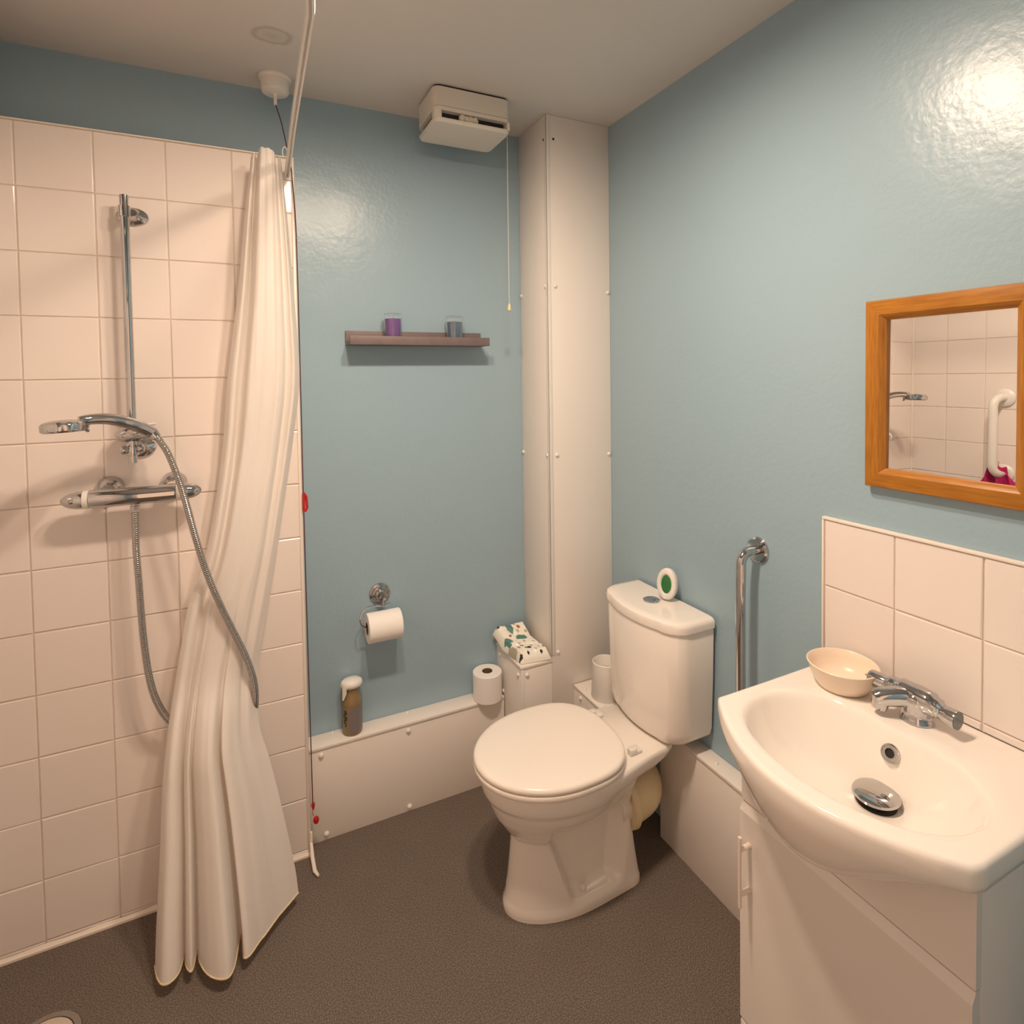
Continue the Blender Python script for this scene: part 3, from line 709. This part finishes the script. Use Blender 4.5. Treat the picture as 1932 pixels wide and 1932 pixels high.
b = NB(); loft(b, [lid_outline(0.4225, -0.694, -0.262, 0.188, 0.975), lid_outline(0.4235, -0.694, -0.262, 0.188, 0.992), lid_outline(0.4275, -0.694, -0.262, 0.188, 1.0), lid_outline(0.433, -0.694, -0.262, 0.188, 0.998), lid_outline(0.4375, -0.694, -0.262, 0.188, 0.985), lid_outline(0.4400, -0.694, -0.262, 0.188, 0.96), lid_outline(0.4415, -0.694, -0.262, 0.188, 0.90), lid_outline(0.4425, -0.694, -0.262, 0.188, 0.6), lid_outline(0.443, -0.694, -0.262, 0.188, 0.1)]); obj('lid', b, 'seatp', t, 50)
for s in (-1, 1):
    b = NB(); box(b, -0.264, -0.240, YC + s * 0.105 - 0.010, YC + s * 0.105 + 0.010, 0.4025, 0.420, 0.003); box(b, -0.252, -0.222, YC + s * 0.098 - 0.016, YC + s * 0.098 + 0.016, 0.4025, 0.411, 0.002); obj('hinge', b, 'plastic', t)
def cist(z, hw, xf, r, bow):
    """D outline: flat back on the wall, bowed front, rounded front corners"""
    pts = [(-0.012, YC + hw, z)]; n = 8
    for k in range(n + 1):
        a = PI / 2 * k / n; pts.append((xf + bow + r - r * math.sin(a), YC + hw - r + r * math.cos(a), z))
    m = 12
    for k in range(1, m):
        q = -1 + 2 * k / m; pts.append((xf + bow * q * q, YC - (hw - r) * q, z))
    for k in range(n + 1):
        a = PI / 2 * (1 - k / n); pts.append((xf + bow + r - r * math.sin(a), YC - hw + r - r * math.cos(a), z))
    pts.append((-0.012, YC - hw, z))
    return pts
b = NB(); loft(b, [cist(0.4065, 0.118, -0.150, 0.05, 0.012), cist(0.409, 0.140, -0.160, 0.055, 0.012), cist(0.415, 0.155, -0.166, 0.058, 0.014), cist(0.428, 0.166, -0.171, 0.06, 0.016), cist(0.45, 0.172, -0.174, 0.06, 0.018), cist(0.60, 0.178, -0.180, 0.062, 0.020), cist(0.748, 0.181, -0.184, 0.063, 0.022), cist(0.752, 0.179, -0.182, 0.062, 0.022)]); cs = obj('cistern', b, 'china', t, 40)
b = NB(); loft(b, [cist(0.7535, 0.180, -0.184, 0.062, 0.022), cist(0.755, 0.185, -0.189, 0.065, 0.022), cist(0.772, 0.186, -0.190, 0.066, 0.022), cist(0.780, 0.183, -0.187, 0.064, 0.022), cist(0.7845, 0.176, -0.179, 0.06, 0.022), cist(0.786, 0.16, -0.16, 0.05, 0.02)]); cl = obj('cistern_lid', b, 'china', t, 40)
b = NB(); lathe(b, [(0.0265, 0.0), (0.0265, 0.003), (0.024, 0.0045), (0.0, 0.0045)], (-0.090, YC + 0.004, 0.7858), seg=36); fb = obj('flush_button', b, 'chrome', t)
b = NB(); box(b, -0.0905, -0.0895, YC - 0.017, YC + 0.025, 0.7904, 0.7907); lathe(b, [(0.005, 0), (0.005, 0.0012)], (-0.083, YC - 0.004, 0.7902), seg=12); obj('button_split', b, 'chrome_dull', fb)
# pan connector
b = NB(); tube(b, [(-0.262, YC - 0.022, 0.205), (-0.222, YC - 0.024, 0.205)], [0.060, 0.058], 24); obj('outlet_spigot', b, 'china', t)
b = NB()
pth = smooth_path([(-0.232, YC - 0.026, 0.205), (-0.195, YC - 0.028, 0.206), (-0.160, YC - 0.020, 0.212), (-0.138, YC + 0.01, 0.216), (-0.130, YC + 0.05, 0.22)], 5)
tube(b, pth, [0.072, 0.073, 0.072, 0.069, 0.067] + [0.066] * (len(pth) - 5), 28)
tube(b, [(-0.236, YC - 0.026, 0.205), (-0.218, YC - 0.026, 0.205)], [0.077, 0.080], 28)
obj('pan_connector', b, 'cream', t, 45)
b = NB(); tube(b, [(-0.055 - 0.006, -0.475, 0.40), (-0.055 - 0.006, -0.475, 0.33)], 0.004, 8); obj('overflow_pipe', b, 'dark', t)

# ------------------------------------------------------------------ air freshener on the cistern
t = thing('air_freshener', 'upright oval white air freshener with a green gel window', 'air freshener', (-0.045, -0.475, 0.7862))
fc = Vector((-0.045, -0.470, 0.838)); fn = Vector((-0.93, -0.32, 0.12)).normalized(); fd, fu, fv = frame_of(fn)
if abs(fu.z) > abs(fv.z): fu, fv = fv, fu
if fv.z < 0: fv = -fv
def oval(h, a, bb, n=40, flat=True):
    out = []
    for k in range(n):
        an = 2 * PI * k / n; x = a * math.cos(an); y = bb * math.sin(an)
        if flat: y = max(y, -0.046)
        out.append(fc + fn * h + fu * x + fv * y)
    return out
b = NB(); loft(b, [oval(-0.011, 0.028, 0.044), oval(-0.010, 0.032, 0.048), oval(0.0, 0.034, 0.050), oval(0.007, 0.033, 0.049), oval(0.010, 0.029, 0.045), oval(0.010, 0.022, 0.033, flat=False), oval(0.006, 0.0185, 0.029, flat=False)])
obj('casing', b, 'plastic', t, 45)
b = NB(); loft(b, [oval(0.0062, 0.0180, 0.0285, flat=False), oval(0.0085, 0.015, 0.025, flat=False), oval(0.0092, 0.006, 0.010, flat=False)]); obj('gel_window', b, 'green', t)

# ------------------------------------------------------------------ toilet brush holder
t = thing('toilet_brush_holder', 'white plastic toilet brush holder on the ledge behind the cistern', 'toilet brush', (-0.118, -0.232, 0.3745))
b = NB(); lathe(b, [(0.050, 0.0), (0.0515, 0.003), (0.0455, 0.118), (0.0465, 0.125), (0.044, 0.127), (0.0415, 0.124), (0.044, 0.012), (0.0, 0.010)], (-0.118, -0.232, 0.3747), seg=36); obj('cup', b, 'plastic', t, 45)
b = NB(); lathe(b, [(0.028, 0.012), (0.034, 0.02), (0.034, 0.085), (0.02, 0.098), (0.008, 0.102), (0.0065, 0.115)], (-0.118, -0.238, 0.3747), seg=24); br = obj('brush', b, 'plastic', t, 45)
b = NB(); lathe(b, [(0.0065, 0.115), (0.0065, 0.30), (0.009, 0.36), (0.0, 0.375)], (-0.095, -0.265, 0.3747), (0.05, -0.05, 1), 14); 
b.free()

# ------------------------------------------------------------------ chrome grab rail
t = thing('grab_rail', 'bent chrome grab rail upright on the blue wall beside the cistern', 'grab rail', (0, -0.7836, 1.026))
for nm, zz in (('wall_flange', 1.026), ('wall_flange', 0.55)):
    b = NB(); lathe(b, [(0.035, 0.0005), (0.034, 0.006), (0.029, 0.010), (0.0, 0.010)], (0, -0.7836, zz), (-1, 0, 0), 32); obj(nm, b, 'chrome', t)
b = NB(); arc = [(-0.008, -0.7836, 1.026), (-0.03, -0.783, 1.026)]
for k in range(9):
    a = PI / 2 * k / 8; arc.append((-0.033 - 0.030 * math.sin(a), -0.782, 0.996 + 0.030 * math.cos(a)))
for k in range(1, 4): arc.append((-0.063, -0.780, 0.996 - 0.1 * k))
arc += [(-0.063, -0.78, 0.60)]
for k in range(9):
    a = PI / 2 * k / 8; arc.append((-0.033 - 0.030 * math.cos(a), -0.782, 0.580 - 0.030 * math.sin(a)))
arc.append((-0.008, -0.7836, 0.55))
tube(b, arc, 0.0128, 20); obj('bar', b, 'chrome', t, 60)

# ------------------------------------------------------------------ toilet roll holder and rolls
t = thing('toilet_roll_holder', 'chrome toilet roll holder with a bent wire arm on the blue wall', 'toilet roll holder', (-0.83, D, 0.754))
b = NB(); lathe(b, [(0.036, 0.0005), (0.0355, 0.005), (0.029, 0.008), (0.027, 0.013), (0.021, 0.016), (0.019, 0.024), (0.013, 0.028), (0.012, 0.052), (0.0, 0.054)], (-0.83, D, 0.754), (0, -1, 0), 36); obj('wall_rosette', b, 'chrome_dull', t)
b = NB()
RC = Vector((-0.831, 0.042, 0.664))
tube(b, smooth_path([(-0.806, 0.052, 0.733), (-0.832, 0.050, 0.728), (-0.862, 0.048, 0.735), (-0.893, 0.046, 0.728), (-0.908, 0.044, 0.705), (-0.906, 0.043, 0.680), (-0.890, 0.042, 0.6695), (-0.86, 0.042, 0.6695), (-0.772, 0.042, 0.6695)], 6), 0.0028, 10)
tube(b, [(-0.83, 0.052, 0.75), (-0.83, 0.051, 0.728)], 0.0035, 8)
obj('wire_arm', b, 'chrome', t)

def roll(name_label, c, ax, rad, core, L, holds=None):
    t = thing('toilet_roll', name_label, 'toilet roll', c, 'toilet rolls')
    b = NB(); h = L / 2
    rs = lathe(b, [(core, -h), (rad - 0.002, -h), (rad, -h + 0.002), (rad, h - 0.002), (rad - 0.002, h), (core, h)], c, ax, 44, cap0=False, cap1=False); bridge(b, rs[-1], rs[0])
    p = obj('paper', b, 'paper', t, 40)
    b = NB(); rs = lathe(b, [(core - 0.0002, -h - 0.0005), (core - 0.0002, h + 0.0005), (core - 0.0016, h + 0.0005), (core - 0.0016, -h - 0.0005)], c, ax, 32, cap0=False, cap1=False); bridge(b, rs[-1], rs[0]); obj('core', b, 'card', t, 40)
    return t
rt = roll('toilet roll hanging on the chrome wire holder', tuple(RC), (1, 0.0, 0), 0.049, 0.021, 0.113)
b = NB()
pts = []
for k in range(9):
    a = -PI / 2 - 0.15 + 0.3 * k / 8; pts.append(a)
rings = [[(RC.x + s * 0.0555, RC.y - 0.0498, RC.z - 0.045), (RC.x + s * 0.0555, RC.y - 0.0502, RC.z + 0.0)] for s in (-1, 1)]
b.free()
roll('toilet roll standing on end on the low boxing beside the step', (-0.4515, 0.0475, 0.3641), (0, 0, 1), 0.0535, 0.0195, 0.100)

# ------------------------------------------------------------------ spray bottle
bx, by, bz = -0.938, 0.068, 0.3137
t = thing('spray_bottle', 'brown bottle with a white flip cap standing on the low boxing', 'bottle', (bx, by, bz))
b = NB(); lathe(b, [(0.024, 0.0), (0.031, 0.003), (0.0325, 0.010), (0.0325, 0.098), (0.031, 0.110), (0.028, 0.121), (0.0250, 0.130), (0.023, 0.140), (0.0225, 0.152), (0.023, 0.158)], (bx, by, bz), seg=36); obj('body', b, 'bottle', t)
b = NB()
# label wrapped round the lower body: mauve on one side, brown with a dark leaf on the other
n = 72; hN = 24
for k in range(n):
    for q in range(hN):
        a0, a1 = 2 * PI * k / n, 2 * PI * (k + 1) / n; h0, h1 = 0.012 + 0.084 * q / hN, 0.012 + 0.084 * (q + 1) / hN
        vs = [b.verts.new((bx + 0.0329 * math.cos(a), by + 0.0329 * math.sin(a), bz + h)) for a, h in ((a0, h0), (a1, h0), (a1, h1), (a0, h1))]
        f = b.faces.new(vs)
        am = math.degrees((a0 + a1) / 2); hm = (h0 + h1) / 2
        mi = 0
        if 180 <= am <= 246: mi = 1
        if 195 <= am <= 236:
            u_ = (am - 215) / 20; v_ = (hm - 0.058) / 0.03
            for (cx, cy, ra, rb_) in ((0.2, 0.7, .45, .3), (-0.3, 0.35, .35, .25), (0.35, 0.1, .4, .25), (-0.2, -0.25, .4, .25), (0.25, -0.6, .35, .25), (0.0, 0.0, .12, .95)):
                if ((u_ - cx) / ra) ** 2 + ((v_ - cy) / rb_) ** 2 < 1: mi = 2
        f.material_index = mi
bmesh.ops.remove_doubles(b, verts=b.verts, dist=1e-5)
obj('label', b, ['label', 'labelbrown', 'leaf'], t)
b = NB(); 
lathe(b, [(0.024, 0.152), (0.0345, 0.160), (0.0365, 0.166), (0.034, 0.174), (0.026, 0.180), (0.0, 0.183)], (bx, by - 0.001, bz), (0, 0, 1), 36, 0.80, 1.0)
obj('cap', b, 'plastic', t)
b = NB(); loft(b, [[(bx - 0.033 + a, by - 0.016 + c, bz + 0.164) for a, c in ((0, 0), (0.013, -0.010), (0.017, 0.008), (0.002, 0.012))], [(bx - 0.033 + a, by - 0.016 + c, bz + 0.145) for a, c in ((0, 0), (0.012, -0.009), (0.015, 0.006), (0.002, 0.010))], [(bx - 0.034 + a, by - 0.016 + c, bz + 0.122) for a, c in ((0, 0), (0.004, -0.003), (0.005, 0.002), (0.001, 0.003))]]); obj('trigger', b, 'plastic', t)

# ------------------------------------------------------------------ packet of wipes
t = thing('wipes_packet', 'patterned packet of wipes with green leaves lying on the boxed step', 'wipes packet', (-0.33, 0.0, 0.4872))
NU, NV = 84, 56
def pk(u, v, top):
    # u along depth (0 near .. 1 at wall), v across
    # near edge and far edge corners
    n0, n1 = Vector((-0.383, -0.100, 0.4885)), Vector((-0.270, -0.117, 0.4885))
    f0, f1 = Vector((-0.412, 0.085, 0.4925)), Vector((-0.285, 0.085, 0.4925))
    base = n0.lerp(n1, v).lerp(f0.lerp(f1, v), u)
    wedge = 0.034 * sstep(0.55, 1.0, u)            # far end propped up on the wall
    eu = min(u, 1 - u) / 0.10; ev = min(v, 1 - v) / 0.09
    body = min(1, max(0, eu)) ** 0.5 * min(1, max(0, ev)) ** 0.5
    th = 0.036 * body
    cr = 0.0035 * noise.noise(Vector((u * 9, v * 7, 2.2))) + 0.002 * noise.noise(Vector((u * 25, v * 20, 5.2)))
    crease = -0.006 * math.exp(-((u - 0.36 + 0.1 * (v - 0.5)) / 0.03) ** 2)
    if top: return base + Vector((0, 0, wedge + 0.002 + th + (cr + crease) * body))
    return base + Vector((0, 0, max(0, wedge - 0.004)))
def pmat(u, v):
    def el(cu, cv, ru, rv): return ((u - cu) / ru) ** 2 + ((v - cv) / rv) ** 2 < 1
    if el(0.60, 0.60, 0.075, 0.17): return 1
    if el(0.86, 0.42, 0.13, 0.10) or (0.80 < u < 0.98 and 0.36 < v < 0.50): return 1
    if el(0.57, 0.14, 0.08, 0.12) or (0.42 < u < 0.57 and 0.03 < v < 0.12): return 1
    if el(0.30, 0.02, 0.14, 0.06): return 4
    if el(0.83, 0.70, 0.036, 0.052) or el(0.24, 0.16, 0.03, 0.05) or el(0.68, 0.30, 0.022, 0.05): return 2
    if el(0.84, 0.95, 0.04, 0.05) or el(0.91, 0.93, 0.02, 0.03) or el(0.90, 0.10, 0.035, 0.04) or el(0.20, 0.46, 0.035, 0.06) or el(0.23, 0.38, 0.02, 0.03) or el(0.05, 0.05, 0.03, 0.05): return 3
    if el(0.30, 0.32, 0.034, 0.05) or el(0.17, 0.93, 0.035, 0.055): return 1
    for cu, cv in ((0.76, 0.62), (0.90, 0.62), (0.18, 0.75), (0.28, 0.60), (0.42, 0.35), (0.40, 0.80), (0.12, 0.60), (0.46, 0.55), (0.72, 0.85)):
        if el(cu, cv, 0.028, 0.042): return 4
    if el(0.07, 0.3, 0.02, 0.04) or el(0.06, 0.72, 0.02, 0.05): return 3
    return 0
b = NB()
g = [[b.verts.new(pk(i / NU, j / NV, True)) for j in range(NV + 1)] for i in range(NU + 1)]
g2 = [[b.verts.new(pk(i / NU, j / NV, False)) for j in range(NV + 1)] for i in range(NU + 1)]
for i in range(NU):
    for j in range(NV):
        f = b.faces.new((g[i][j], g[i][j + 1], g[i + 1][j + 1], g[i + 1][j])); f.material_index = pmat((i + .5) / NU, (j + .5) / NV)
        b.faces.new((g2[i][j], g2[i + 1][j], g2[i + 1][j + 1], g2[i][j + 1]))
for i in range(NU):
    b.faces.new((g[i][0], g[i + 1][0], g2[i + 1][0], g2[i][0])); b.faces.new((g[i][NV], g2[i][NV], g2[i + 1][NV], g[i + 1][NV]))
for j in range(NV):
    b.faces.new((g[0][j], g2[0][j], g2[0][j + 1], g[0][j + 1])); b.faces.new((g[NU][j], g[NU][j + 1], g2[NU][j + 1], g2[NU][j]))
obj('wrapper', b, ['packwhite', 'packteal', 'packcoral', 'packblack', 'packgrey'], t, 0).data.polygons.foreach_set('use_smooth', [True] * (NU * NV * 2 + 2 * NU + 2 * NV))

# ------------------------------------------------------------------ vanity cabinet
CY0, CY1 = -1.437, -1.004
t = thing('vanity_cabinet', 'white vanity cabinet under the washbasin', 'cabinet', (-0.15, -1.22, 0))
b = NB()
box(b, -0.288, -0.001, CY1 - 0.016, CY1, 0, 0.773, 0.001); box(b, -0.288, -0.001, CY0, CY0 + 0.016, 0, 0.773, 0.001); box(b, -0.288, -0.001, CY0 + 0.016, CY1 - 0.016, 0.10, 0.116); box(b, -0.272, -0.256, CY0 + 0.016, CY1 - 0.016, 0, 0.10)
obj('carcass', b, 'boxing', t)
b = NB()
def fascia_top(y): return interp([(0.0, 0.668), (0.06, 0.669), (0.09, 0.676), (0.12, 0.698), (0.14, 0.716), (0.17, 0.754), (0.19, 0.769), (0.2165, 0.775)], abs(y + 1.229))[0]
fy = [CY0 + (CY1 - CY0) * k / 48 for k in range(49)]
loft(b, [[(x, y, 0.5905) for y in fy] + [(x, y, fascia_top(y)) for y in reversed(fy)] for x in (-0.303, -0.2885)]); obj('fascia_panel', b, 'boxing', t, 30)
b = NB()
loft(b, [[(-0.2885, CY0, z0_), (-0.2885, CY1, z0_), (xx, CY1, z1_), (xx, CY0, z1_)] for xx, z0_, z1_ in ()], False, False) if False else None
pr = [(-0.2885, 0.586), (-0.300, 0.586), (-0.3095, 0.570), (-0.3095, 0.112), (-0.3075, 0.110), (-0.2885, 0.110)]
loft(b, [[(x, CY0 + 0.001, z) for x, z in pr], [(x, CY1 - 0.001, z) for x, z in pr]])
dr = obj('door', b, 'boxing', t, 20)
b = NB()
hy = -1.030
tube(b, smooth_path([(-0.337, hy, 0.535), (-0.338, hy, 0.50), (-0.338, hy, 0.44), (-0.337, hy, 0.385)], 4), 0.0040, 10)
tube(b, [(-0.309, hy, 0.508), (-0.336, hy, 0.508)], [0.006, 0.0045], 10); tube(b, [(-0.309, hy, 0.412), (-0.336, hy, 0.412)], [0.006, 0.0045], 10)
obj('handle', b, 'handlew', dr)
b = NB(); box(b, -0.3095, -0.2885, CY0 + 0.001, CY1 - 0.001, 0.02, 0.106, 0.003); obj('plinth', b, 'boxing', t)

# ------------------------------------------------------------------ washbasin
BY = -1.229; BZ = 0.82
def basin_out(n=200):
    """outer plan: straight back and sides, bowed front"""
    hw = 0.2385
    seg = []
    def add(p, q, k):
        for i in range(k): seg.append((lerp(p[0], q[0], i / k), lerp(p[1], q[1], i / k)))
    add((-0.002, -hw), (-0.002, hw), 44); add((-0.002, hw), (-0.345, hw), 36)
    for i in range(84):
        q = 1 - 2 * i / 84; seg.append((-0.358 - 0.104 * (1 - abs(q) ** 2.0), hw * q))
    add((-0.345, -hw), (-0.002, -hw), 36)
    return seg
OUT = basin_out()
bc = Vector((-0.268, 0.004))
def inner(ang):
    ca, sa = math.cos(ang), math.sin(ang)
    # egg shaped bowl: flatter at the back where the tap stands
    ax = 0.146 if ca < 0 else 0.138
    ay = 0.197
    e = 2.15 if ca < 0 else 2.0
    r = 1.0 / ((abs(ca) / ax) ** e + (abs(sa) / ay) ** e) ** (1 / e)
    if ca > 0: r *= 1 - 0.10 * math.exp(-(sa / 0.45) ** 2) + 0.03 * math.exp(-((abs(sa) - 0.75) / 0.25) ** 2)
    return r
b = NB(); rings = []
angs = []
for (x, y) in OUT: angs.append(math.atan2(y - bc.y, x - bc.x))
def oring2(s, z, dz=None, off=0.0):
    out = []
    for (x, y), a in zip(OUT, angs):
        d = Vector((x - bc.x, y - bc.y)); L = d.length; k = (L * s - off) / L
        zz = z(a, x, y) if callable(z) else z
        out.append((bc.x + d.x * k, BY + bc.y + d.y * k, zz))
    return out
def front(a, x, y):
    return max(0.0, -math.cos(a)) ** 0.8 * max(0.0, 1 - (y / 0.2385) ** 2) ** 0.6
rings.append([(x + 0.04, y, z) for x, y, z in oring2(0.20, 0.645)])
rings.append([(x + 0.035, y, z) for x, y, z in oring2(0.42, 0.655)])
rings.append(oring2(0.58, lambda a, x, y: 0.715 - 0.055 * front(a, x, y)))
rings.append(oring2(0.70, lambda a, x, y: 0.755 - 0.083 * front(a, x, y)))
rings.append(oring2(0.80, lambda a, x, y: 0.767 - 0.080 * front(a, x, y)))
rings.append(oring2(0.875, lambda a, x, y: 0.772 - 0.064 * front(a, x, y)))
rings.append(oring2(0.93, lambda a, x, y: 0.776 - 0.040 * front(a, x, y)))
rings.append(oring2(0.972, lambda a, x, y: 0.779 - 0.017 * front(a, x, y)))
rings.append(oring2(0.992, lambda a, x, y: 0.782 - 0.004 * front(a, x, y)))
rings.append(oring2(1.0, 0.792))
rings.append(oring2(1.0, 0.808))
rings.append(oring2(1.0, 0.814, off=0.0006))
rings.append(oring2(1.0, 0.8185, off=0.003))
rings.append(oring2(1.0, 0.8205, off=0.007))
rings.append(oring2(1.0, 0.8205, off=0.012))
def iring(f, z):
    out = []
    for (x, y), a in zip(OUT, angs):
        r = inner(a) * f
        out.append((bc.x + math.cos(a) * r, BY + bc.y + math.sin(a) * r, z))
    return out
def mid(f):
    o = oring2(1.0, 0.8205, off=0.012); i = iring(1.05, 0.819)
    return [tuple(Vector(p).lerp(Vector(q), f)) for p, q in zip(o, i)]
rings += [mid(0.33), mid(0.66), iring(1.05, 0.8195), iring(1.02, 0.8175), iring(0.995, 0.813), iring(0.975, 0.806), iring(0.94, 0.792), iring(0.88, 0.771), iring(0.80, 0.750), iring(0.70, 0.731), iring(0.57, 0.716), iring(0.42, 0.706), iring(0.28, 0.7)]
# drain sits toward the back of the bowl
DX, DY = -0.198, BY + 0.004
n = len(OUT)
for f, r, z in ((0, 0.036, 0.6955), (0, 0.030, 0.693), (0, 0.022, 0.680)):
    rings.append([(DX + r * math.cos(a), DY + r * math.sin(a), z) for a in angs])
# pull the lower bowl rings towards the drain
bot = []
for idx, rg in enumerate(rings): bot.append(rg)
for k, wgt in ((len(rings) - 4, 0.85), (len(rings) - 5, 0.6), (len(rings) - 6, 0.38), (len(rings) - 7, 0.2), (len(rings) - 8, 0.08)):
    rings[k] = [(x + (DX - bc.x) * wgt, y, z) for x, y, z in rings[k]]
loft(b, rings)
t = thing('washbasin', 'white china washbasin with a bowed front set on the vanity cabinet', 'washbasin', (-0.2, BY, 0.70))
obj('bowl', b, 'china', t, 60)
b = NB(); lathe(b, [(0.033, -0.020), (0.033, -0.002), (0.030, 0.0)], (DX, DY, 0.6985), seg=36); obj('waste_ring', b, 'dark', t)
b = NB(); lathe(b, [(0.030, -0.002), (0.0385, 0.0), (0.0400, 0.0015), (0.038, 0.005), (0.030, 0.0085), (0.016, 0.0105), (0.0, 0.011)], (DX, DY, 0.7095), (-0.06, 0, 1), 40); obj('plug_cap', b, 'chrome', t)
on = Vector((-0.90, 0.0, 0.44)).normalized()
oc = Vector((-0.1575, BY + 0.002, 0.7775))
b = NB(); rs = lathe(b, [(0.0085, -0.002), (0.0085, 0.004), (0.012, 0.0045), (0.0165, 0.0035), (0.0172, 0.001), (0.0172, -0.004)], oc, on, 32, cap0=False, cap1=False); obj('overflow_ring', b, 'chrome', t)
b = NB(); lathe(b, [(0.0086, 0.0), (0.0086, 0.0012)], oc, on, 24); obj('overflow_hole', b, 'dark', t)

# ------------------------------------------------------------------ basin mixer tap
TX, TY = -0.074, -1.227
t = thing('basin_mixer_tap', 'chrome two-handled mixer tap on the back of the washbasin', 'tap', (TX, TY, BZ))
b = NB(); lathe(b, [(0.0285, 0.0005), (0.0285, 0.005), (0.026, 0.008), (0.025, 0.020), (0.026, 0.034), (0.029, 0.044), (0.024, 0.054), (0.012, 0.060), (0, 0.061)], (TX, TY, BZ), seg=32)
tube(b, smooth_path([(TX, TY + 0.056, 0.864), (TX, TY + 0.040, 0.866), (TX, TY + 0.014, 0.866), (TX, TY - 0.014, 0.865), (TX, TY - 0.034, 0.861), (TX, TY - 0.044, 0.858)], 4), [0.0160] * 2 + [0.0185] * 4 + [0.0225] * 4 + [0.0235] * 5 + [0.020] * 3 + [0.0165] * 2 + [0.0140], 22)
bd = obj('body', b, 'chrome', t, 50)
b = NB(); sp = smooth_path([(TX, TY + 0.004, 0.860), (TX - 0.020, TY + 0.022, 0.861), (TX - 0.040, TY + 0.040, 0.856), (TX - 0.050, TY + 0.049, 0.851)], 5)
tube(b, sp, [lerp(0.0205, 0.0170, i / (len(sp) - 1)) for i in range(len(sp))], 20)
tube(b, [(TX - 0.043, TY + 0.043, 0.856), (TX - 0.045, TY + 0.045, 0.838), (TX - 0.0455, TY + 0.0455, 0.833)], [0.0165, 0.0150, 0.0135], 18); obj('spout', b, 'chrome', t, 50)
b = NB(); tube(b, [(TX, TY + 0.054, 0.864), (TX, TY + 0.064, 0.864), (TX - 0.001, TY + 0.084, 0.863), (TX - 0.001, TY + 0.090, 0.863)], [0.0125, 0.0150, 0.0165, 0.0150], 22); h1 = obj('handle', b, 'chrome', t)
b = NB(); tube(b, [(TX - 0.012, TY + 0.083, 0.870), (TX - 0.022, TY + 0.088, 0.874)], 0.0018, 6); obj('indicator_pin', b, 'chrome', h1)
b = NB(); tube(b, [(TX, TY - 0.040, 0.858), (TX, TY - 0.052, 0.857), (TX, TY - 0.066, 0.856), (TX, TY - 0.070, 0.856)], [0.0135, 0.0155, 0.0175, 0.0170], 22); h2 = obj('handle', b, 'chrome', t)
b = NB(); lathe(b, [(0.0165, 0.0), (0.0165, 0.0015), (0.0, 0.0017)], (TX, TY - 0.0702, 0.856), (0, -1, 0), 24); obj('end_cap', b, 'dark_grey_cap', h2)

# ------------------------------------------------------------------ bowl on the basin
ox, oy = -0.088, -1.083
b = NB()
lathe(b, [(0.044, 0.0), (0.048, 0.001), (0.050, 0.004), (0.058, 0.018), (0.0645, 0.034), (0.067, 0.044), (0.0695, 0.047), (0.070, 0.050), (0.068, 0.0515), (0.0655, 0.049), (0.0625, 0.036), (0.056, 0.020), (0.046, 0.008), (0.0, 0.006)], (ox, oy, BZ + 0.001), seg=56)
o = obj('soap_bowl', b, 'bowl', None, 50, loc=(ox, oy, BZ + 0.001)); tag(o, 'small round cream bowl on the washbasin rim beside the tap', 'bowl')

# ------------------------------------------------------------------ white grab rail with pink cloth (seen in the mirror), floor drain
gy = -0.405
t = thing('grab_rail', 'white plastic grab rail on the tiled wall reflected in the mirror', 'grab rail', (XL, gy, 1.42))
for zz in (1.40, 1.05):
    b = NB(); lathe(b, [(0.042, 0.0005), (0.041, 0.006), (0.034, 0.012), (0.02, 0.014)], (XL, gy - 0.012, zz), (1, 0, 0), 32); obj('wall_flange', b, 'plastic', t)
b = NB(); tube(b, smooth_path([(XL + 0.008, gy - 0.012, 1.40), (XL + 0.045, gy - 0.008, 1.398), (XL + 0.068, gy, 1.37), (XL + 0.07, gy, 1.30), (XL + 0.07, gy, 1.15), (XL + 0.068, gy, 1.08), (XL + 0.045, gy - 0.008, 1.052), (XL + 0.008, gy - 0.012, 1.05)], 6), 0.0175, 18); obj('bar', b, 'plastic', t)
b = NB()
for side in (-1, 1):
    rows_ = []
    for i in range(13):
        tt = i / 12; row = []
        for k in range(13):
            q = k / 12
            y = gy + side * (0.004 + 0.085 * q * (0.45 + 0.55 * tt)); z = 1.105 - 0.125 * tt - 0.045 * q * (1 - tt) + 0.007 * math.sin(q * 12)
            x = XL + 0.036 + 0.016 * math.sin(q * 9 + tt * 3 + side) - 0.012 * q
            row.append(b.verts.new((x, y, z)))
        rows_.append(row)
    for i in range(12):
        for k in range(12): b.faces.new((rows_[i][k], rows_[i][k + 1], rows_[i + 1][k + 1], rows_[i + 1][k]))
r = bmesh.ops.solidify(b, geom=list(b.faces), thickness=0.004)
o = obj('wash_puff', b, 'pink', None, 60, loc=(XL + 0.05, gy, 1.09)); tag(o, 'bright pink mesh wash cloth hanging on the white grab rail in the mirror', 'wash cloth')

t = thing('floor_drain', 'round pale shower drain cover in the floor at the bottom left', 'drain', (-1.70, -0.287, 0))
b = NB(); lathe(b, [(0.062, 0.0003), (0.061, 0.004), (0.055, 0.0055), (0, 0.006)], (-1.70, -0.287, 0), seg=40); obj('cover', b, 'drain', t)
b = NB(); rs = lathe(b, [(0.064, 0.0003), (0.064, 0.003), (0.076, 0.003), (0.078, 0.0003)], (-1.70, -0.287, 0), seg=40, cap0=False, cap1=False); obj('rim', b, 'chrome_dull', t)
